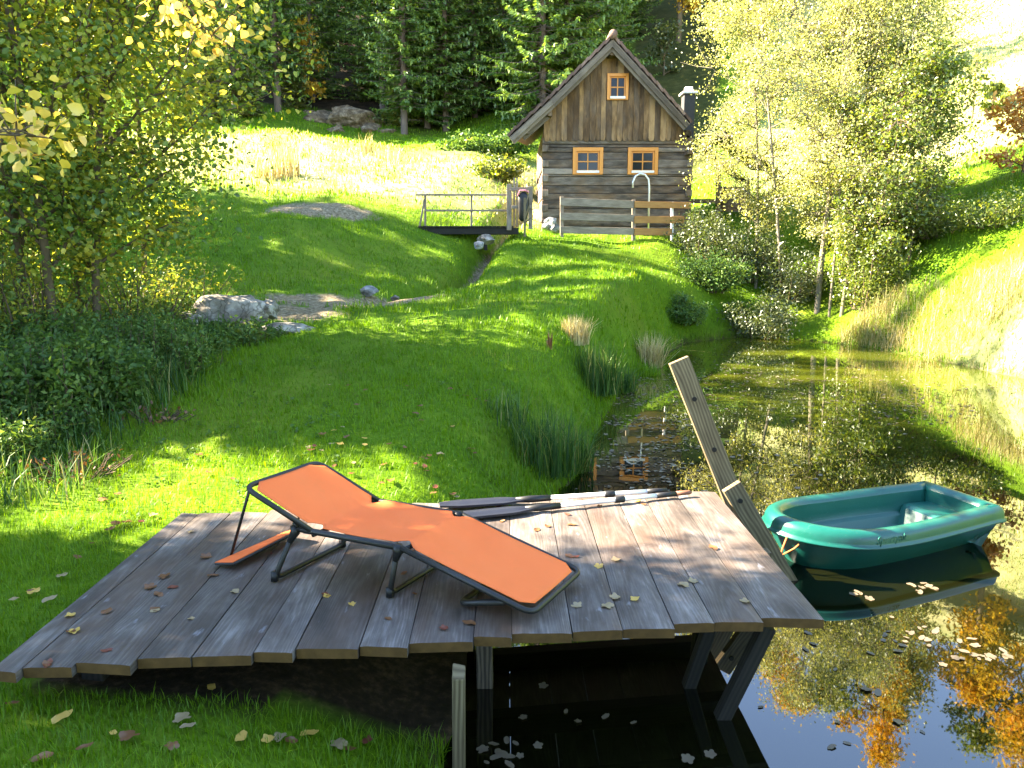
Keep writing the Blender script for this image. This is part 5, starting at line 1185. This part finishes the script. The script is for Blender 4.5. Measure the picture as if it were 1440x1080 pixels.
# ------------------------------------------------------------------ grass (nobody could count it)
def deck_mask(X, Y): return (X > -2.15) & (X < 1.47) & (Y > 3.05 + .13 * X * .9 + .25) & (Y < 5.1)
def sample(n, y0, y1, wid=.76, pad=.7, pw=1.0):
    Y = y0 + (y1 - y0) * rng.random(n) ** pw; X = rng.uniform(-1, 1, n) * (Y * wid + pad); return X, Y
def grass():
    Vs, Fs, Vh, Fh = [], [], [], []; o1 = o2 = 0
    for n, y0, y1, h, w, pw in ((110000, 2.2, 6.2, .048, .0045, 1), (120000, 6.0, 11.5, .06, .008, .9), (110000, 11, 25, .085, .016, .9), (75000, 24, 50, .13, .045, .95)):
        X, Y = sample(n, y0, y1, pw=pw); ins = inside(X, Y, POND); d = seg_dist(X, Y, POND)
        g, fl, dr = masks(X, Y)
        keep = ~ins & (g < .45 + .3 * rng.random(n)) & (fl < .5 + .4 * (seg_dist(X, Y, POND) < .3)) & ~deck_mask(X, Y) & ~((X > XL - .2) & (X < XR + .1) & (Y > 23.8) & (Y < 30.3))
        # mossy short patches: thinner cover
        keep &= vnoise(X, Y, .7, 12) + .55 * rng.random(n) > .42
        X, Y, dr, d = X[keep], Y[keep], dr[keep], d[keep]; Z = H(X, Y) - .008
        hh = h * rng.uniform(.5, 1.35, len(X)) * (.45 + .6 * vnoise(X, Y, .5, 14) + .75 * vnoise(X, Y, 2.1, 19)) * (1 + .6 * np.exp(-(d / .5) ** 2))
        isd = rng.random(len(X)) < dr * .85
        for dry in (False, True):
            s = isd if dry else ~isd
            if s.sum() == 0: continue
            V, Fc = blades(np.c_[X[s], Y[s], Z[s]], hh[s] * (1.15 if dry else 1), w, .5)
            if dry: Vh.append(V); Fh.append(Fc + o2); o2 += len(V)
            else: Vs.append(V); Fs.append(Fc + o1); o1 += len(V)
    # pale dry bank right of the pond and along the far shore
    n = 48000; X = rng.uniform(6.5, 13, n); Y = rng.uniform(8.5, 18.5, n); d = seg_dist(X, Y, POND); k = ~inside(X, Y, POND) & (d < 3.2) & (rng.random(n) < .95) & (vnoise(X, Y, 1.1, 16) > .3) & (H(X, Y) < .5 + 1.0 * rng.random(n) + .8 * np.clip((17 - Y) / 3, 0, 1)); X, Y = X[k], Y[k]
    Vb, Fb = blades(np.c_[X, Y, H(X, Y) - .01], rng.uniform(.18, .5, len(X)) * (.45 + 1.1 * vnoise(X, Y, 1.3, 15)), .013, .9)
    for nm, V, Fc, mt in (('grass', Vs, Fs, 'grass'), ('dry_grass', Vh, Fh, 'hay'), ('bank_straw', [Vb], [Fb], 'bankstraw')):
        mesh_leaves(nm, np.concatenate(V), np.concatenate(Fc), M[mt], None)['kind'] = 'stuff'
grass()
def undergrowth():
    n = 16000; X = rng.uniform(-7.5, -2.2, n); Y = rng.uniform(5.2, 12.5, n); px = 720 + F * X / Y; edge = np.interp(Y, [5.2, 6.5, 8, 10, 12.5], [60, 130, 250, 300, 240])
    k = px < edge + 40 * (rng.random(n) - .3); X, Y = X[k], Y[k]; V, Fc = blades(np.c_[X, Y, H(X, Y) - .02], rng.uniform(.12, .5, len(X)) * (.5 + vnoise(X, Y, 1.2, 18)), .012, .6)
    mesh_leaves('undergrowth', V, Fc, M['rush'], None)['kind'] = 'stuff'
undergrowth()
def weeds():
    n = 900; X, Y = sample(n, 2.3, 9.5); k = ~inside(X, Y, POND) & ~deck_mask(X, Y) & (seg_dist(X, Y, POND) > .15) & (vnoise(X, Y, 1.1, 21) > .5); X, Y = X[k], Y[k]; Z = H(X, Y)
    m = 6; az = rng.uniform(0, 6.28, (len(X), m)); rr = rng.uniform(.01, .05, (len(X), m))
    P = np.stack([X[:, None] + np.cos(az) * rr, Y[:, None] + np.sin(az) * rr, Z[:, None] + rng.uniform(.01, .06, az.shape)], -1).reshape(-1, 3)
    V, Fc = leaf_cloud(P, rng.uniform(.02, .05, len(P)), .7, 1.2); mesh_leaves('lawn_weeds', V, Fc, M['nettle'], None)['kind'] = 'stuff'
weeds()

# ------------------------------------------------------------------ fallen leaves
def leaf_proto(kind, seed):
    r = np.random.default_rng(seed); n = 22; a = np.linspace(0, 2 * np.pi, n, endpoint=False)
    if kind == 'lobed': rad = .5 * (.62 + .38 * np.abs(np.cos(a * 2.5)) ** .8) * (1 - .15 * np.cos(a))
    else: rad = .5 * (1 - .5 * np.abs(np.sin(a)) ** 1.2) * (1 + .05 * r.normal(size=n))
    x, y = rad * np.cos(a), rad * np.sin(a); cx, cy_ = r.uniform(.25, .7), r.uniform(-.5, .9)
    rings = []
    for f in (.5, 1.0):
        X, Y = x * f, y * f; rings.append(np.c_[X, Y, cx * Y * Y * 1.2 + cy_ * .5 * X * X + .04 * np.sin(X * 9 + seed) * f])
    V = np.concatenate([np.zeros((1, 3)), rings[0], rings[1]]); V[:, 2] -= V[:, 2].min()
    Fc = []
    for k in range(n): j = (k + 1) % n; Fc += [(0, 1 + k, 1 + j), (1 + k, 1 + n + k, 1 + n + j), (1 + k, 1 + n + j, 1 + j)]
    return V, np.array(Fc)
LM = {}
def leaf_mesh_for(kind, seed, mat):
    key = (kind, seed, mat)
    if key not in LM:
        V, Fc = leaf_proto(kind, seed); me = fast_mesh('fallen_leaf', V, Fc); me.materials.append(M[mat]); LM[key] = bpy.data.objects.new('fallen_leaf', me)
        return LM[key]
    return LM[key].copy()
def put_leaf(p, size, mat, label, group, kind=None, nrm=None, flat=1.0):
    o = leaf_mesh_for(kind or random.choice(('oval', 'oval', 'lobed')), random.randint(0, 3), mat); COL.objects.link(o)
    o.location = [float(c) for c in p]; o.scale = (size, size, size * flat); o.rotation_euler = (random.uniform(-.15, .15), random.uniform(-.15, .15), random.uniform(0, 6.28))
    return tag(o, label, 'leaf', group)
DECKL = {'brown': [(66, 934), (100, 888), (218, 857), (210, 826), (231, 811), (223, 836), (291, 783), (300, 809), (580, 772), (583, 835), (546, 870), (660, 876), (755, 745), (804, 738), (770, 740), (706, 733), (801, 782), (843, 712), (660, 722), (905, 709), (568, 806), (640, 716), (150, 860), (1003, 770)],
         'red': [(68, 933), (151, 915), (625, 883), (243, 826), (808, 783), (798, 723), (458, 836), (702, 712)],
         'tan': [(218, 859), (331, 832), (268, 748), (707, 732), (867, 787), (866, 840), (853, 852), (812, 852), (962, 823), (975, 817), (1049, 846), (268, 870)],
         'gold': [(98, 866), (105, 888), (495, 850), (842, 797), (893, 842), (897, 705), (460, 838)]}
LBL = {'brown': ('brownleaf', 'small dry brown leaf lying on the grey deck boards'), 'red': ('redleaf', 'dark red curled leaf lying on the grey deck boards'), 'tan': ('tanleaf', 'pale tan leaf lying on the grey deck boards'), 'gold': ('goldleaf', 'golden orange leaf lying on the grey deck boards')}
for k, pts in DECKL.items():
    for px, py in pts:
        if inside(np.array([onZ(px, py, DT)[0]]), np.array([onZ(px, py, DT)[1]]), np.array([(-2.1, 2.86), (1.4, 3.33), (1.38, 5.1), (-2.05, 4.64)]))[0]:
            put_leaf(onZ(px, py, DT + .002), random.uniform(.035, .07), LBL[k][0], LBL[k][1], 'fallen leaves on the deck', 'lobed' if k in ('tan', 'gold') else None)
GL = {'brownleaf': 'brown fallen leaf lying in the grass', 'redleaf': 'dark red fallen leaf lying in the grass', 'tanleaf': 'pale tan fallen leaf lying in the grass', 'goldleaf': 'golden fallen leaf lying in the grass'}
gpts = [(265, 1030), (242, 1058), (378, 1048), (395, 1045), (410, 1050), (340, 1046), (88, 1018), (180, 1046), (160, 1040), (255, 1020), (435, 1040), (475, 1055), (60, 1075), (340, 905), (18, 998), (120, 1060), (490, 1062), (515, 1050), (298, 975), (45, 840), (90, 815), (180, 740), (165, 700), (155, 750), (110, 790), (70, 850), (20, 850), (215, 730), (130, 770), (48, 838)]
k = 0
while k < 110:
    if k < len(gpts): px, py = gpts[k]; z = .36
    else:
        px, py = (random.uniform(430, 720), random.uniform(545, 690)) if random.random() < .7 else (random.uniform(60, 600), random.uniform(640, 800))
        z = .5
    for _ in range(5):
        p = onZ(px, py, z); z = h1(p[0], p[1])
    k += 1
    if z < .05 or (deck_mask(np.array([p[0]]), np.array([p[1]]))[0]): continue
    mt = random.choices(list(GL), (5, 2, 3, 2))[0]; put_leaf((p[0], p[1], z + .03), random.uniform(.05, .09), mt, GL[mt], 'fallen leaves in the grass')
# floating leaves: the nearest ones singly, the rest as one film of litter
wl = []
for cx, cy_, sx, sy, n in ((1380, 925, 55, 14, 16), (1300, 900, 60, 14, 12), (1230, 900, 90, 25, 14), (1200, 1000, 120, 60, 8), (700, 1055, 40, 16, 14), (830, 1010, 90, 40, 6), (1295, 825, 18, 6, 9), (1205, 838, 30, 8, 4), (1010, 1060, 40, 10, 2), (1150, 750, 60, 20, 5), (1120, 670, 70, 20, 10), (1060, 640, 50, 25, 14), (890, 640, 40, 30, 34), (900, 600, 50, 25, 30)):
    for _ in range(n): wl.append((random.gauss(cx, sx * .6), random.gauss(cy_, sy * .6)))
for px, py in wl:
    p = onZ(px, min(py, 1079), .004)
    if not inside(np.array([p[0]]), np.array([p[1]]), POND)[0] or (p[1] < 5.2 and p[0] < 1.5 and p[1] > 3.3 and py < 930): continue
    put_leaf(p, random.uniform(.03, .07), 'paleleaf', 'pale wet leaf floating on the dark pond', 'leaves floating on the pond', None, None, .35)
n = 2600; zone = rng.random(n)
px = np.where(zone < .45, rng.normal(905, 55, n), np.where(zone < .8, rng.normal(1130, 130, n), rng.normal(1330, 110, n))); py = np.where(zone < .45, 520 + np.abs(rng.normal(60, 60, n)), np.where(zone < .8, rng.normal(530, 28, n), rng.normal(560, 25, n)))
Pp = np.array([onZ(a, max(b, 480), .004) for a, b in zip(px, py)]); cl = vnoise(Pp[:, 0], Pp[:, 1], 1.6, 31); k = inside(Pp[:, 0], Pp[:, 1], POND) & (cl > .42) & (Pp[:, 1] > 6)
V, Fc = leaf_cloud(Pp[k], rng.uniform(.03, .08, k.sum()), .7, 9.0)
V[:, 2] = np.clip(V[:, 2], .002, .02)
mesh_leaves('floating_litter', V, Fc, M['paleleaf'], None)['kind'] = 'stuff'
